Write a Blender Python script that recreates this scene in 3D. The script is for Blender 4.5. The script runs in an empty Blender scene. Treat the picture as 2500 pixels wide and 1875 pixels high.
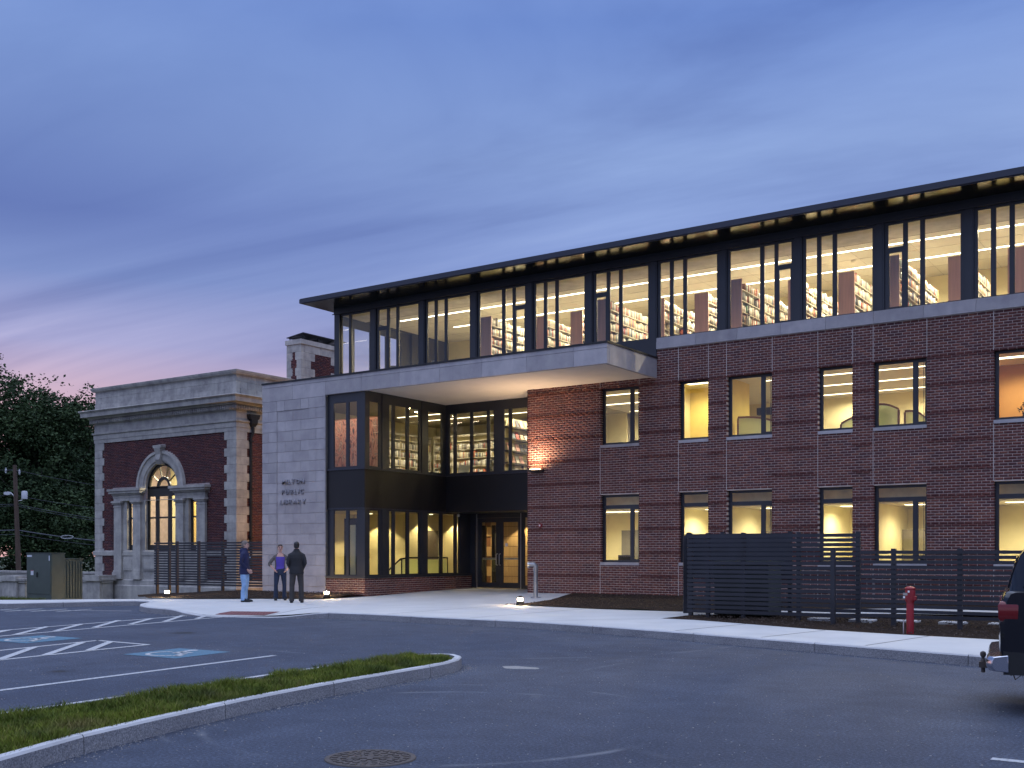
import bpy, bmesh, math, random
import numpy as np
from mathutils import Vector, Matrix, Euler
from mathutils import noise as mnoise
random.seed(7); rng = np.random.default_rng(7)
SC = bpy.context.scene
COL = SC.collection
R = math.radians

# ------------------------------------------------------------------ camera, sky, sun, exposure
cam_d = bpy.data.cameras.new('camera'); cam = bpy.data.objects.new('camera', cam_d); COL.objects.link(cam)
cam.location = (19.03, -29.07, 1.54); cam.rotation_euler = (R(90), 0, R(34.03))
cam_d.sensor_width = 36; cam_d.lens = 38.016; cam_d.shift_y = 0.1658
cam_d.clip_start = 0.1; cam_d.clip_end = 3000
SC.camera = cam

W = bpy.data.worlds.new('World'); SC.world = W; W.use_nodes = True
nt = W.node_tree; N = nt.nodes; L = nt.links
N.clear()
def wn(t, **k):
    n = N.new(t)
    for a, b in k.items(): setattr(n, a, b)
    return n
out = wn('ShaderNodeOutputWorld'); bg = wn('ShaderNodeBackground'); L.new(bg.outputs[0], out.inputs[0])
tc = wn('ShaderNodeTexCoord'); sep = wn('ShaderNodeSeparateXYZ'); L.new(tc.outputs['Generated'], sep.inputs[0])
def ramp(nodes, links, src, stops, interp='LINEAR'):
    r = nodes.new('ShaderNodeValToRGB'); r.color_ramp.interpolation = interp
    els = r.color_ramp.elements
    els[0].position, els[0].color = stops[0][0], (*stops[0][1], 1)
    els[1].position, els[1].color = stops[-1][0], (*stops[-1][1], 1)
    for p, c in stops[1:-1]:
        e = els.new(p); e.color = (*c, 1)
    if src is not None: links.new(src, r.inputs[0])
    return r
# the dusk sky: blue-violet, paler low down, pink where the sun went down, brighter overhead
blue = ramp(N, L, sep.outputs[2], [(0, (.46, .46, .68)), (.15, (.40, .44, .70)), (.26, (.265, .365, .70)), (.34, (.28, .40, .73)), (.44, (.172, .285, .655)), (.54, (.24, .36, .74)), (1, (.80, .95, 1.40))])
pink = ramp(N, L, sep.outputs[2], [(0, (.92, .54, .55)), (.11, (.82, .53, .60)), (.145, (.62, .46, .60)), (.18, (.40, .40, .66)), (.235, (.20, .275, .57)), (.285, (.135, .20, .49)), (.40, (.18, .28, .60)), (.54, (.24, .36, .74)), (1, (.80, .95, 1.40))])
dot = wn('ShaderNodeVectorMath', operation='DOT_PRODUCT'); L.new(tc.outputs['Generated'], dot.inputs[0])
dot.inputs[1].default_value = Vector((-.90, .43, 0)).normalized()
az = wn('ShaderNodeMapRange', interpolation_type='SMOOTHSTEP'); L.new(dot.outputs['Value'], az.inputs[0])
az.inputs[1].default_value = .74; az.inputs[2].default_value = 1.0
mx = wn('ShaderNodeMix', data_type='RGBA'); L.new(az.outputs[0], mx.inputs[0]); L.new(blue.outputs[0], mx.inputs[6]); L.new(pink.outputs[0], mx.inputs[7])
# thin streaks of cloud: the view ray meets a flat layer, so the streaks flatten towards the horizon
zz = wn('ShaderNodeMath', operation='ADD'); L.new(sep.outputs[2], zz.inputs[0]); zz.inputs[1].default_value = .10
zm = wn('ShaderNodeMath', operation='MAXIMUM'); L.new(zz.outputs[0], zm.inputs[0]); zm.inputs[1].default_value = .04
dv = wn('ShaderNodeVectorMath', operation='DIVIDE'); L.new(tc.outputs['Generated'], dv.inputs[0])
cz = wn('ShaderNodeCombineXYZ')
for i in range(3): L.new(zm.outputs[0], cz.inputs[i])
L.new(cz.outputs[0], dv.inputs[1])
mp = wn('ShaderNodeMapping'); mp.inputs['Rotation'].default_value = (0, 0, R(-28)); mp.inputs['Scale'].default_value = (.28, .85, .0)
L.new(dv.outputs[0], mp.inputs[0])
nz = wn('ShaderNodeTexNoise'); nz.inputs['Scale'].default_value = 1.5; nz.inputs['Detail'].default_value = 7; nz.inputs['Roughness'].default_value = .55; nz.inputs['Distortion'].default_value = .9
L.new(mp.outputs[0], nz.inputs[0])
cl = ramp(N, L, nz.outputs['Fac'], [(.33, (.66, .68, .77)), (.45, (.90, .91, .94)), (.55, (1.06, 1.05, 1.03)), (.68, (1.32, 1.26, 1.13))])
mul = wn('ShaderNodeMix', data_type='RGBA', blend_type='MULTIPLY'); mul.inputs[0].default_value = 1
L.new(mx.outputs[2], mul.inputs[6]); L.new(cl.outputs[0], mul.inputs[7])
L.new(mul.outputs[2], bg.inputs[0]); bg.inputs[1].default_value = 1.0

sun_d = bpy.data.lights.new('sky_glow', 'SUN'); sun_d.energy = 1.9; sun_d.angle = R(110); sun_d.color = (.72, .80, 1.0)
sun = bpy.data.objects.new('sky_glow', sun_d); COL.objects.link(sun)
sun.rotation_euler = Vector((.06, -.10, .99)).normalized().to_track_quat('Z', 'Y').to_euler()

SC.view_settings.view_transform = 'Standard'; SC.view_settings.look = 'None'
SC.view_settings.exposure = 0; SC.view_settings.gamma = 1; SC.view_settings.use_curve_mapping = False
SC.cycles.use_denoising = True
try:
    SC.cycles.denoiser = 'OPENIMAGEDENOISE'; SC.cycles.denoising_input_passes = 'RGB_ALBEDO_NORMAL'
except Exception: pass
SC.cycles.max_bounces = 8; SC.cycles.diffuse_bounces = 4; SC.cycles.glossy_bounces = 4
SC.cycles.transmission_bounces = 4; SC.cycles.transparent_max_bounces = 16
SC.cycles.sample_clamp_indirect = 6; SC.cycles.caustics_reflective = False; SC.cycles.caustics_refractive = False

# ------------------------------------------------------------------ materials
MATS = {}
def new_mat(name):
    m = bpy.data.materials.new(name); m.use_nodes = True; MATS[name] = m
    return m, m.node_tree.nodes, m.node_tree.links, m.node_tree.nodes['Principled BSDF']
def objcoord(n, l, scale=(1, 1, 1), geo=True):
    if geo:
        g = n.new('ShaderNodeNewGeometry'); src = g.outputs['Position']
    else:
        g = n.new('ShaderNodeTexCoord'); src = g.outputs['Object']
    m = n.new('ShaderNodeMapping'); m.inputs['Scale'].default_value = scale
    l.new(src, m.inputs[0]); return m.outputs[0]
def noise(n, l, vec, scale, detail=4, rough=.55, dist=0):
    t = n.new('ShaderNodeTexNoise'); t.inputs['Scale'].default_value = scale; t.inputs['Detail'].default_value = detail
    t.inputs['Roughness'].default_value = rough; t.inputs['Distortion'].default_value = dist
    l.new(vec, t.inputs[0]); return t.outputs['Fac']
def mixc(n, l, a, b, f, mode='MIX'):
    m = n.new('ShaderNodeMix'); m.data_type = 'RGBA'; m.blend_type = mode
    for s, v in ((0, f), (6, a), (7, b)):
        if hasattr(v, 'links'): l.new(v, m.inputs[s])
        else: m.inputs[s].default_value = v if s == 0 else (*v, 1)
    return m.outputs[2]
def bump(n, l, b, h, strength=.3, dist=.01):
    k = n.new('ShaderNodeBump'); k.inputs['Strength'].default_value = strength; k.inputs['Distance'].default_value = dist
    l.new(h, k.inputs['Height']); l.new(k.outputs[0], b.inputs['Normal'])
def simple(name, col, rough=.6, metal=0., var=.15, scale=3., bumpy=0., spec=.5, vscale=(1, 1, 1), geo=True):
    m, n, l, b = new_mat(name)
    v = objcoord(n, l, vscale, geo); f = noise(n, l, v, scale)
    r = ramp(n, l, f, [(.3, tuple(c * (1 - var) for c in col)), (.7, tuple(min(1, c * (1 + var)) for c in col))])
    l.new(r.outputs[0], b.inputs['Base Color'])
    b.inputs['Roughness'].default_value = rough; b.inputs['Metallic'].default_value = metal
    b.inputs['Specular IOR Level'].default_value = spec
    if bumpy: bump(n, l, b, noise(n, l, v, scale * 12, 3), bumpy, .01)
    return m
def emit(name, col, strength):
    m, n, l, b = new_mat(name)
    b.inputs['Base Color'].default_value = (*col, 1); b.inputs['Emission Color'].default_value = (*col, 1)
    b.inputs['Emission Strength'].default_value = strength
    return m
def glass(name, tint=(.93, .95, .94), gl=.10, rough=0.0):
    m, n, l, b = new_mat(name); n.remove(b)
    o = n['Material Output']; t = n.new('ShaderNodeBsdfTransparent'); t.inputs[0].default_value = (*tint, 1)
    g = n.new('ShaderNodeBsdfGlossy'); g.inputs['Roughness'].default_value = rough
    lw = n.new('ShaderNodeLayerWeight'); lw.inputs[0].default_value = .25
    mr = n.new('ShaderNodeMapRange'); l.new(lw.outputs['Fresnel'], mr.inputs[0])
    mr.inputs[1].default_value = 0; mr.inputs[2].default_value = 1; mr.inputs[3].default_value = gl * .6; mr.inputs[4].default_value = .75
    x = n.new('ShaderNodeMixShader'); l.new(mr.outputs[0], x.inputs[0]); l.new(t.outputs[0], x.inputs[1]); l.new(g.outputs[0], x.inputs[2])
    l.new(x.outputs[0], o.inputs[0]); return m
def brick_mat(name, cols):
    m, n, l, b = new_mat(name)
    g = n.new('ShaderNodeNewGeometry'); oi = n.new('ShaderNodeObjectInfo')
    a = n.new('ShaderNodeMath'); a.operation = 'ADD'; l.new(g.outputs['Random Per Island'], a.inputs[0]); l.new(oi.outputs['Random'], a.inputs[1])
    fr = n.new('ShaderNodeMath'); fr.operation = 'FRACT'; l.new(a.outputs[0], fr.inputs[0])
    k = len(cols); r = ramp(n, l, fr.outputs[0], [(i / k, c) for i, c in enumerate(cols)], 'CONSTANT')
    v = objcoord(n, l); f = noise(n, l, v, 26, 4)
    s = ramp(n, l, f, [(.3, (.72, .72, .74)), (.72, (1.25, 1.22, 1.2))])
    f2 = noise(n, l, v, .6, 3); s2 = ramp(n, l, f2, [(.3, (.86, .86, .88)), (.7, (1.1, 1.08, 1.06))])
    c = mixc(n, l, mixc(n, l, r.outputs[0], s.outputs[0], 1.0, 'MULTIPLY'), s2.outputs[0], 1.0, 'MULTIPLY')
    f3 = noise(n, l, objcoord(n, l, (2.2, 2.2, .22)), 1.0, 4); s3 = ramp(n, l, f3, [(.3, (.80, .80, .82)), (.6, (1.04, 1.03, 1.02))]); c = mixc(n, l, c, s3.outputs[0], 1.0, 'MULTIPLY')
    l.new(c, b.inputs['Base Color']); b.inputs['Roughness'].default_value = .82; b.inputs['Specular IOR Level'].default_value = .25
    bump(n, l, b, noise(n, l, v, 90, 3), .35, .004)
    return m
BRICK = brick_mat('red_brick', [(.175, .068, .058), (.145, .058, .053), (.190, .075, .062), (.128, .060, .062), (.160, .060, .052), (.205, .084, .064), (.140, .053, .050), (.168, .071, .064), (.120, .054, .056), (.155, .064, .057)])
BRICKD = brick_mat('dark_red_brick', [(.142, .056, .050), (.118, .048, .046), (.158, .064, .055), (.130, .056, .053)])
OBRICK = brick_mat('old_brick', [(.105, .036, .038), (.082, .030, .036), (.125, .045, .042), (.070, .032, .040), (.095, .034, .034)])
MORTAR = simple('mortar', (.60, .49, .43), .9, var=.2, scale=4)
OMORTAR = simple('old_mortar', (.30, .24, .235), .9, var=.2, scale=4)
SEAL = simple('sealant', (.62, .56, .52), .8)
def stone_mat(name, col, dirt):
    m, n, l, b = new_mat(name)
    g = n.new('ShaderNodeNewGeometry'); oi = n.new('ShaderNodeObjectInfo')
    a = n.new('ShaderNodeMath'); a.operation = 'ADD'; l.new(g.outputs['Random Per Island'], a.inputs[0]); l.new(oi.outputs['Random'], a.inputs[1])
    fr = n.new('ShaderNodeMath'); fr.operation = 'FRACT'; l.new(a.outputs[0], fr.inputs[0])
    r = ramp(n, l, fr.outputs[0], [(0, tuple(c * .88 for c in col)), (.5, col), (1, tuple(c * 1.09 for c in col))])
    v = objcoord(n, l); f = noise(n, l, v, 2.2, 6, .65)
    s = ramp(n, l, f, [(.32, dirt), (.62, (1, 1, 1)), (.8, (1.05, 1.05, 1.04))])
    v2 = objcoord(n, l, (3.2, 3.2, .35)); f2 = noise(n, l, v2, 1.3, 4)
    s2 = ramp(n, l, f2, [(.3, tuple(.5 + .5 * d for d in dirt)), (.6, (1, 1, 1))])
    c = mixc(n, l, mixc(n, l, r.outputs[0], s.outputs[0], 1.0, 'MULTIPLY'), s2.outputs[0], 1.0, 'MULTIPLY')
    l.new(c, b.inputs['Base Color']); b.inputs['Roughness'].default_value = .85; b.inputs['Specular IOR Level'].default_value = .25
    bump(n, l, b, noise(n, l, v, 45, 4), .2, .006)
    return m
STONE = stone_mat('limestone', (.445, .415, .42), (.80, .80, .83))
OSTONE = stone_mat('weathered_limestone', (.47, .445, .41), (.62, .62, .66))
DARK = simple('dark_metal', (.022, .024, .032), .38, .0, var=.2, scale=1.2, spec=.6)
SOFM = simple('soffit_metal', (.050, .041, .010), .17, .85, var=.1, scale=1.0)
FASC = simple('fascia_metal', (.045, .047, .062), .35, .4, var=.1, scale=.8)
COPE = simple('roof_coping', (.012, .012, .014), .5)
GLASS = glass('window_glass'); GLASS2 = glass('dim_glass', (.80, .80, .76), .10); FROST, _n, _l, _b = new_mat('frosted_glass'); _b.inputs['Base Color'].default_value = (.80, .84, .60, 1); _b.inputs['Roughness'].default_value = .4
_t = _n.new('ShaderNodeBsdfTranslucent'); _t.inputs[0].default_value = (.84, .88, .62, 1); _x = _n.new('ShaderNodeMixShader'); _x.inputs[0].default_value = .7
_l.new(_b.outputs[0], _x.inputs[1]); _l.new(_t.outputs[0], _x.inputs[2]); _l.new(_x.outputs[0], _n['Material Output'].inputs[0])
PLAST = simple('white_plaster', (.74, .70, .62), .8, var=.04)
SOFF = simple('canopy_soffit', (.72, .67, .62), .7, var=.03)
CEIL = simple('ceiling_white', (.78, .75, .68), .85, var=.03)
CREAM = simple('cream_wall', (.76, .69, .42), .8, var=.04)
YELLOW = simple('yellow_wall', (.72, .58, .17), .8, var=.05)
ORANGE = simple('orange_wall', (.62, .32, .10), .8, var=.05)
CARP = simple('carpet', (.22, .19, .15), .95, var=.2)
SHADOWGAP = simple('shadow_gap', (.10, .09, .08), .9)
WOODP = simple('cherry_panel', (.74, .45, .37), .5, var=.1, scale=2., vscale=(6, 6, .4))
WOODL = simple('maple_panel', (.62, .42, .22), .5, var=.1, scale=2., vscale=(6, 6, .4))
WOODD = simple('dark_wood', (.20, .085, .04), .5, var=.15)
SHELFM = simple('shelf_metal', (.62, .58, .48), .5)
SHELFD = simple('dark_shelf', (.10, .09, .07), .5)
LAMP = emit('lamp_strip', (1.0, .90, .68), 6.0)
LAMP2 = emit('lamp_strip_dim', (1.0, .88, .60), 5.0)
PANEL = emit('lamp_panel', (1.0, .90, .58), 4.0)
SPOT = emit('spot_lens', (1.0, .76, .40), 130.0)
BULB = emit('bollard_lens', (1.0, .74, .40), 650.0)
SILVER = simple('brushed_metal', (.55, .55, .57), .3, .9, var=.08)
GALV = simple('galvanised_pipe', (.34, .36, .40), .45, .8, var=.2)
RED = simple('red_enamel', (.24, .008, .016), .4, var=.12)
WHITE = simple('white_paint', (.78, .78, .78), .6, var=.06, scale=8)
FENCE = simple('fence_slat', (.021, .022, .030), .45, var=.25, scale=2., spec=.5)
GREEN = simple('utility_green', (.050, .068, .058), .45, var=.15)
POLEW = simple('pole_wood', (.085, .055, .042), .9, var=.3, scale=3, vscale=(4, 4, .3))
WIRE = simple('wire', (.05, .055, .075), .5)
CERAM = simple('insulator', (.45, .46, .50), .3)
BRONZE = simple('bronze', (.05, .035, .025), .45, .6)
TAR = simple('black_rubber', (.012, .012, .013), .75)

# asphalt
def asphalt():
    m, n, l, b = new_mat('asphalt')
    v = objcoord(n, l)
    f1 = noise(n, l, v, .22, 5, .6, .6); f2 = noise(n, l, v, 150, 2); f3 = noise(n, l, v, 2.0, 5, .65)
    c = ramp(n, l, f1, [(.3, (.041, .053, .086)), (.55, (.054, .067, .102)), (.75, (.074, .088, .124))])
    s = ramp(n, l, f2, [(.38, (.55, .55, .56)), (.56, (1, 1, 1)), (.68, (1.9, 1.88, 1.85))])
    f5 = noise(n, l, v, 38, 3, .6); s5 = ramp(n, l, f5, [(.34, (.58, .58, .60)), (.52, (1, 1, 1)), (.68, (1.75, 1.72, 1.66))])
    s3 = ramp(n, l, f3, [(.3, (.74, .74, .76)), (.6, (1.04, 1.04, 1.03)), (.8, (1.26, 1.24, 1.2))])
    cc = mixc(n, l, mixc(n, l, c.outputs[0], s.outputs[0], 1.0, 'MULTIPLY'), s3.outputs[0], 1.0, 'MULTIPLY')
    # drift of grit and old tyre tracks
    v2 = objcoord(n, l, (.55, .12, 1)); f4 = noise(n, l, v2, 1.0, 4, .5, 1.2)
    s4 = ramp(n, l, f4, [(.36, (.88, .88, .89)), (.52, (1, 1, 1)), (.7, (1.12, 1.11, 1.09))])
    cc = mixc(n, l, mixc(n, l, cc, s4.outputs[0], 1.0, 'MULTIPLY'), s5.outputs[0], 1.0, 'MULTIPLY')
    def ring(cx, cy, rad, wd, gain):
        d = n.new('ShaderNodeVectorMath'); d.operation = 'DISTANCE'; l.new(v, d.inputs[0]); d.inputs[1].default_value = (cx, cy, 0)
        a = n.new('ShaderNodeMath'); a.operation = 'SUBTRACT'; l.new(d.outputs['Value'], a.inputs[0]); a.inputs[1].default_value = rad
        q = n.new('ShaderNodeMath'); q.operation = 'ABSOLUTE'; l.new(a.outputs[0], q.inputs[0])
        mr = n.new('ShaderNodeMapRange'); mr.interpolation_type = 'SMOOTHSTEP'; l.new(q.outputs[0], mr.inputs[0]); mr.inputs[1].default_value = 0; mr.inputs[2].default_value = wd; mr.inputs[3].default_value = 1; mr.inputs[4].default_value = 0
        k = n.new('ShaderNodeMath'); k.operation = 'MULTIPLY'; l.new(mr.outputs[0], k.inputs[0]); l.new(ramp(n, l, noise(n, l, v, .8, 4, .6), [(.46, (0, 0, 0)), (.62, (1, 1, 1))]).outputs[0], k.inputs[1])
        k2 = n.new('ShaderNodeMath'); k2.operation = 'POWER'; l.new(k.outputs[0], k2.inputs[0]); k2.inputs[1].default_value = 2.2
        g = n.new('ShaderNodeMath'); g.operation = 'MULTIPLY'; l.new(k2.outputs[0], g.inputs[0]); g.inputs[1].default_value = gain
        return g.outputs[0]
    for args in ((12.9, -21.2, 2.1, .10, .55), (12.6, -21.0, 2.45, .07, .45), (18, -16, 6.2, .12, .3), (7, -12, 5.0, .14, .3)):
        cc = mixc(n, l, cc, (.17, .18, .20), ring(*args))
    for cx, cy, rad in ((2.0, -15.2, .55), (12.6, -16.6, .5), (16.4, -19.3, .4), (6.2, -20.6, .35)):
        cc = mixc(n, l, cc, (.016, .017, .022), ring(cx, cy, 0., rad, 1.6))
    l.new(cc, b.inputs['Base Color']); b.inputs['Roughness'].default_value = .78; b.inputs['Specular IOR Level'].default_value = .35
    bump(n, l, b, f5, .5, .02)
    return m
ASPH = asphalt()
CONC = simple('concrete', (.50, .50, .49), .85, var=.07, scale=1.1, bumpy=.2)
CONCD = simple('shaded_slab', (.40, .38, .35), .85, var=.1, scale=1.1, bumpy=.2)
def granite():
    m, n, l, b = new_mat('granite')
    v = objcoord(n, l); f = noise(n, l, v, 75, 3); f2 = noise(n, l, v, 1.6, 4)
    c = ramp(n, l, f, [(.34, (.15, .15, .165)), (.5, (.25, .25, .265)), (.66, (.35, .35, .36))])
    s = ramp(n, l, f2, [(.3, (.80, .80, .82)), (.7, (1.1, 1.1, 1.08))])
    l.new(mixc(n, l, c.outputs[0], s.outputs[0], 1.0, 'MULTIPLY'), b.inputs['Base Color'])
    b.inputs['Roughness'].default_value = .8
    bump(n, l, b, noise(n, l, v, 22, 5, .7), .7, .02)
    return m
GRAN = granite()
GRANT = simple('toplit_sawn_granite', (.47, .47, .475), .8, var=.12, scale=2.2, bumpy=.15)  # sawn kerb tops; stronger light from above is also put into this colour
def mulch_mat():
    m, n, l, b = new_mat('bark_mulch')
    v = objcoord(n, l); f = noise(n, l, v, 24, 5, .7); 
    c = ramp(n, l, f, [(.34, (.012, .009, .008)), (.52, (.040, .027, .020)), (.66, (.085, .055, .038)), (.8, (.16, .12, .08))])
    l.new(c.outputs[0], b.inputs['Base Color']); b.inputs['Roughness'].default_value = .95; b.inputs['Specular IOR Level'].default_value = .1
    bump(n, l, b, f, 1.0, .05); return m
MULCH = mulch_mat()
SOIL = simple('soil', (.045, .06, .025), .95, var=.4, scale=5, bumpy=.5)
PAINT = simple('road_paint', (.62, .63, .64), .7, var=.14, scale=14)
def paint_worn(name, col):
    m, n, l, b = new_mat(name); v = objcoord(n, l); f = noise(n, l, v, 26, 4, .7)
    r = ramp(n, l, f, [(.33, (.07, .075, .085)), (.45, tuple(c * .80 for c in col)), (.7, col)])
    l.new(r.outputs[0], b.inputs['Base Color']); b.inputs['Roughness'].default_value = .75; return m
PAINT = paint_worn('road_paint_worn', (.50, .51, .52)); BLUEP = paint_worn('blue_road_paint', (.075, .185, .27))
REDPAV = simple('red_tactile', (.16, .055, .055), .8, var=.15)
def foliage(name, cols, dry=False):
    m, n, l, b = new_mat(name)
    g = n.new('ShaderNodeNewGeometry'); v = g.outputs['Position']
    r = ramp(n, l, g.outputs['Random Per Island'], [(i / (len(cols) - 1), c) for i, c in enumerate(cols)])
    f = noise(n, l, v, .35, 3); s = ramp(n, l, f, [(.35, (.75, .78, .8)), (.65, (1.25, 1.2, 1.1))])
    c = mixc(n, l, r.outputs[0], s.outputs[0], 1.0, 'MULTIPLY')
    if dry:
        c = mixc(n, l, c, (.20, .16, .07), ramp(n, l, noise(n, l, v, 1.7, 4, .6), [(.56, (0, 0, 0)), (.72, (.75, .75, .75))]).outputs[0])
        c = mixc(n, l, c, ramp(n, l, noise(n, l, v, 2.6, 3), [(.36, (.48, .56, .62)), (.58, (1.1, 1.08, 1.0))]).outputs[0], 1.0, 'MULTIPLY')
    l.new(c, b.inputs['Base Color'])
    b.inputs['Roughness'].default_value = .7; b.inputs['Specular IOR Level'].default_value = .2
    return m
LEAF = foliage('maple_leaf', [(.022, .042, .018), (.036, .062, .026), (.052, .084, .032), (.028, .052, .024)])
BLADE = foliage('grass_blade', [(.075, .105, .010), (.115, .155, .016), (.16, .195, .026), (.095, .13, .014), (.22, .19, .06)], dry=True)
BARK = simple('bark', (.06, .048, .04), .95, var=.3, scale=4, vscale=(4, 4, .5))
def book_mat():
    m, n, l, b = new_mat('book_cloth')
    g = n.new('ShaderNodeNewGeometry'); oi = n.new('ShaderNodeObjectInfo')
    a = n.new('ShaderNodeMath'); a.operation = 'ADD'; l.new(g.outputs['Random Per Island'], a.inputs[0]); l.new(oi.outputs['Random'], a.inputs[1])
    fr = n.new('ShaderNodeMath'); fr.operation = 'FRACT'; l.new(a.outputs[0], fr.inputs[0])
    cols = [(.70, .66, .55), (.25, .23, .22), (.62, .60, .56), (.40, .07, .05), (.75, .72, .62), (.16, .18, .28), (.55, .50, .42), (.12, .11, .11), (.66, .62, .50), (.48, .14, .08), (.30, .34, .32), (.72, .70, .66), (.58, .46, .24), (.20, .22, .22), (.68, .64, .58), (.35, .30, .26)]
    r = ramp(n, l, fr.outputs[0], [(i / len(cols), c) for i, c in enumerate(cols)], 'CONSTANT')
    l.new(r.outputs[0], b.inputs['Base Color']); b.inputs['Roughness'].default_value = .6; return m
BOOK = book_mat()
def solid(name, col, rough=.6, metal=0.):
    m, n, l, b = new_mat(name); b.inputs['Base Color'].default_value = (*col, 1); b.inputs['Roughness'].default_value = rough; b.inputs['Metallic'].default_value = metal
    return m

# ------------------------------------------------------------------ mesh helpers
OFF = {}
class MB:
    """collects shapes in world coordinates; build() links them as ONE mesh object"""
    def __init__(s): s.v = []; s.f = []; s.m = []
    def face(s, pts, mi=0):
        k = len(s.v); s.v += [tuple(p) for p in pts]; s.f.append(tuple(range(k, k + len(pts)))); s.m.append(mi); return s
    def box(s, x0, x1, y0, y1, z0, z1, mi=0):
        k = len(s.v)
        s.v += [(x0, y0, z0), (x1, y0, z0), (x1, y1, z0), (x0, y1, z0), (x0, y0, z1), (x1, y0, z1), (x1, y1, z1), (x0, y1, z1)]
        for q in ((3, 2, 1, 0), (4, 5, 6, 7), (0, 1, 5, 4), (1, 2, 6, 5), (2, 3, 7, 6), (3, 0, 4, 7)):
            s.f.append(tuple(k + i for i in q)); s.m.append(mi)
        return s
    def obox(s, c, ax, ay, az, hx, hy, hz, mi=0):
        k = len(s.v); c = Vector(c); ax, ay, az = Vector(ax), Vector(ay), Vector(az)
        for z in (-1, 1):
            for x, y in ((-1, -1), (1, -1), (1, 1), (-1, 1)): s.v.append(tuple(c + ax * hx * x + ay * hy * y + az * hz * z))
        for q in ((3, 2, 1, 0), (4, 5, 6, 7), (0, 1, 5, 4), (1, 2, 6, 5), (2, 3, 7, 6), (3, 0, 4, 7)):
            s.f.append(tuple(k + i for i in q)); s.m.append(mi)
        return s
    def prism(s, poly, z0, z1, mi=0):
        n = len(poly); k = len(s.v)
        g0 = z0 if callable(z0) else (lambda x, y: z0); g1 = z1 if callable(z1) else (lambda x, y: z1)
        s.v += [(x, y, g0(x, y)) for x, y in poly] + [(x, y, g1(x, y)) for x, y in poly]
        s.f.append(tuple(k + i for i in range(n - 1, -1, -1))); s.m.append(mi)
        s.f.append(tuple(k + n + i for i in range(n))); s.m.append(mi)
        for i in range(n):
            j = (i + 1) % n; s.f.append((k + i, k + j, k + n + j, k + n + i)); s.m.append(mi)
        return s
    def loft(s, rings, mi=0, cap=True, closed=True):
        k = len(s.v); n = len(rings[0])
        for r in rings: s.v += [tuple(p) for p in r]
        for a in range(len(rings) - 1):
            for i in range(n if closed else n - 1):
                j = (i + 1) % n
                s.f.append((k + a * n + i, k + a * n + j, k + (a + 1) * n + j, k + (a + 1) * n + i)); s.m.append(mi)
        if cap:
            s.f.append(tuple(k + i for i in range(n - 1, -1, -1))); s.m.append(mi)
            e = k + (len(rings) - 1) * n
            s.f.append(tuple(e + i for i in range(n))); s.m.append(mi)
        return s
    def tube(s, pts, rad, n=8, mi=0, cap=True):
        pts = [Vector(p) for p in pts]
        if not hasattr(rad, '__len__'): rad = [rad] * len(pts)
        rings = []; u = None
        for i, p in enumerate(pts):
            d = (pts[min(i + 1, len(pts) - 1)] - pts[max(i - 1, 0)]).normalized()
            if u is None: u = d.cross(Vector((0, 0, 1))) if abs(d.z) < .9 else d.cross(Vector((0, 1, 0)))
            u = u - d * u.dot(d)
            if u.length < 1e-3: u = d.orthogonal()
            u.normalize(); w = u.cross(d).normalized()
            rings.append([p + (u * math.cos(t) + w * math.sin(t)) * rad[i] for t in [2 * math.pi * q / n for q in range(n)]])
        return s.loft(rings, mi, cap)
    def lathe(s, c, prof, n=16, mi=0, axis='Z'):
        rings = []
        for r, h in prof:
            ring = []
            for q in range(n):
                t = 2 * math.pi * q / n; a, b = r * math.cos(t), r * math.sin(t)
                ring.append({'Z': (c[0] + a, c[1] + b, c[2] + h), 'Y': (c[0] + a, c[1] + h, c[2] - b), 'X': (c[0] + h, c[1] + a, c[2] + b)}[axis])
            rings.append(ring)
        return s.loft(rings, mi, True)
    def build(s, name, mats, parent=None, smooth=False, bevel=0.):
        off = OFF[parent] if parent else Vector((0, 0, 0))
        me = bpy.data.meshes.new(name)
        me.from_pydata([(x - off[0], y - off[1], z - off[2]) for x, y, z in s.v], [], s.f)
        if not isinstance(mats, (list, tuple)): mats = [mats]
        for m in mats: me.materials.append(m)
        if len(mats) > 1: me.polygons.foreach_set('material_index', s.m)
        if smooth:
            me.polygons.foreach_set('use_smooth', [True] * len(s.f))
        me.update()
        o = bpy.data.objects.new(name, me); COL.objects.link(o)
        if parent: o.parent = parent
        OFF[o] = off
        if smooth == 'auto':
            try: me.set_sharp_from_angle(angle=R(35))
            except Exception: pass
        if bevel:
            b = o.modifiers.new('bevel', 'BEVEL'); b.width = bevel; b.segments = 2; b.limit_method = 'ANGLE'
        return o
def tag(o, label=None, cat=None, group=None, kind=None):
    if label: o['label'] = label
    if cat: o['category'] = cat
    if group: o['group'] = group
    if kind: o['kind'] = kind
    return o
def thing(name, loc, label, cat, group=None):
    o = bpy.data.objects.new(name, None); COL.objects.link(o); o.location = loc; o.empty_display_size = .2
    OFF[o] = Vector(loc); return tag(o, label, cat, group)
def boxes_np(arr):
    """arr (n,6): x0 x1 y0 y1 z0 z1 -> verts, faces"""
    a = np.asarray(arr, float); n = len(a)
    X0, X1, Y0, Y1, Z0, Z1 = a.T
    v = np.stack([np.stack(c, -1) for c in ((X0, Y0, Z0), (X1, Y0, Z0), (X1, Y1, Z0), (X0, Y1, Z0), (X0, Y0, Z1), (X1, Y0, Z1), (X1, Y1, Z1), (X0, Y1, Z1))], 1).reshape(-1, 3)
    q = np.array([(3, 2, 1, 0), (4, 5, 6, 7), (0, 1, 5, 4), (1, 2, 6, 5), (2, 3, 7, 6), (3, 0, 4, 7)])
    f = (q[None] + 8 * np.arange(n)[:, None, None]).reshape(-1, 4)
    return v, f
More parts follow.
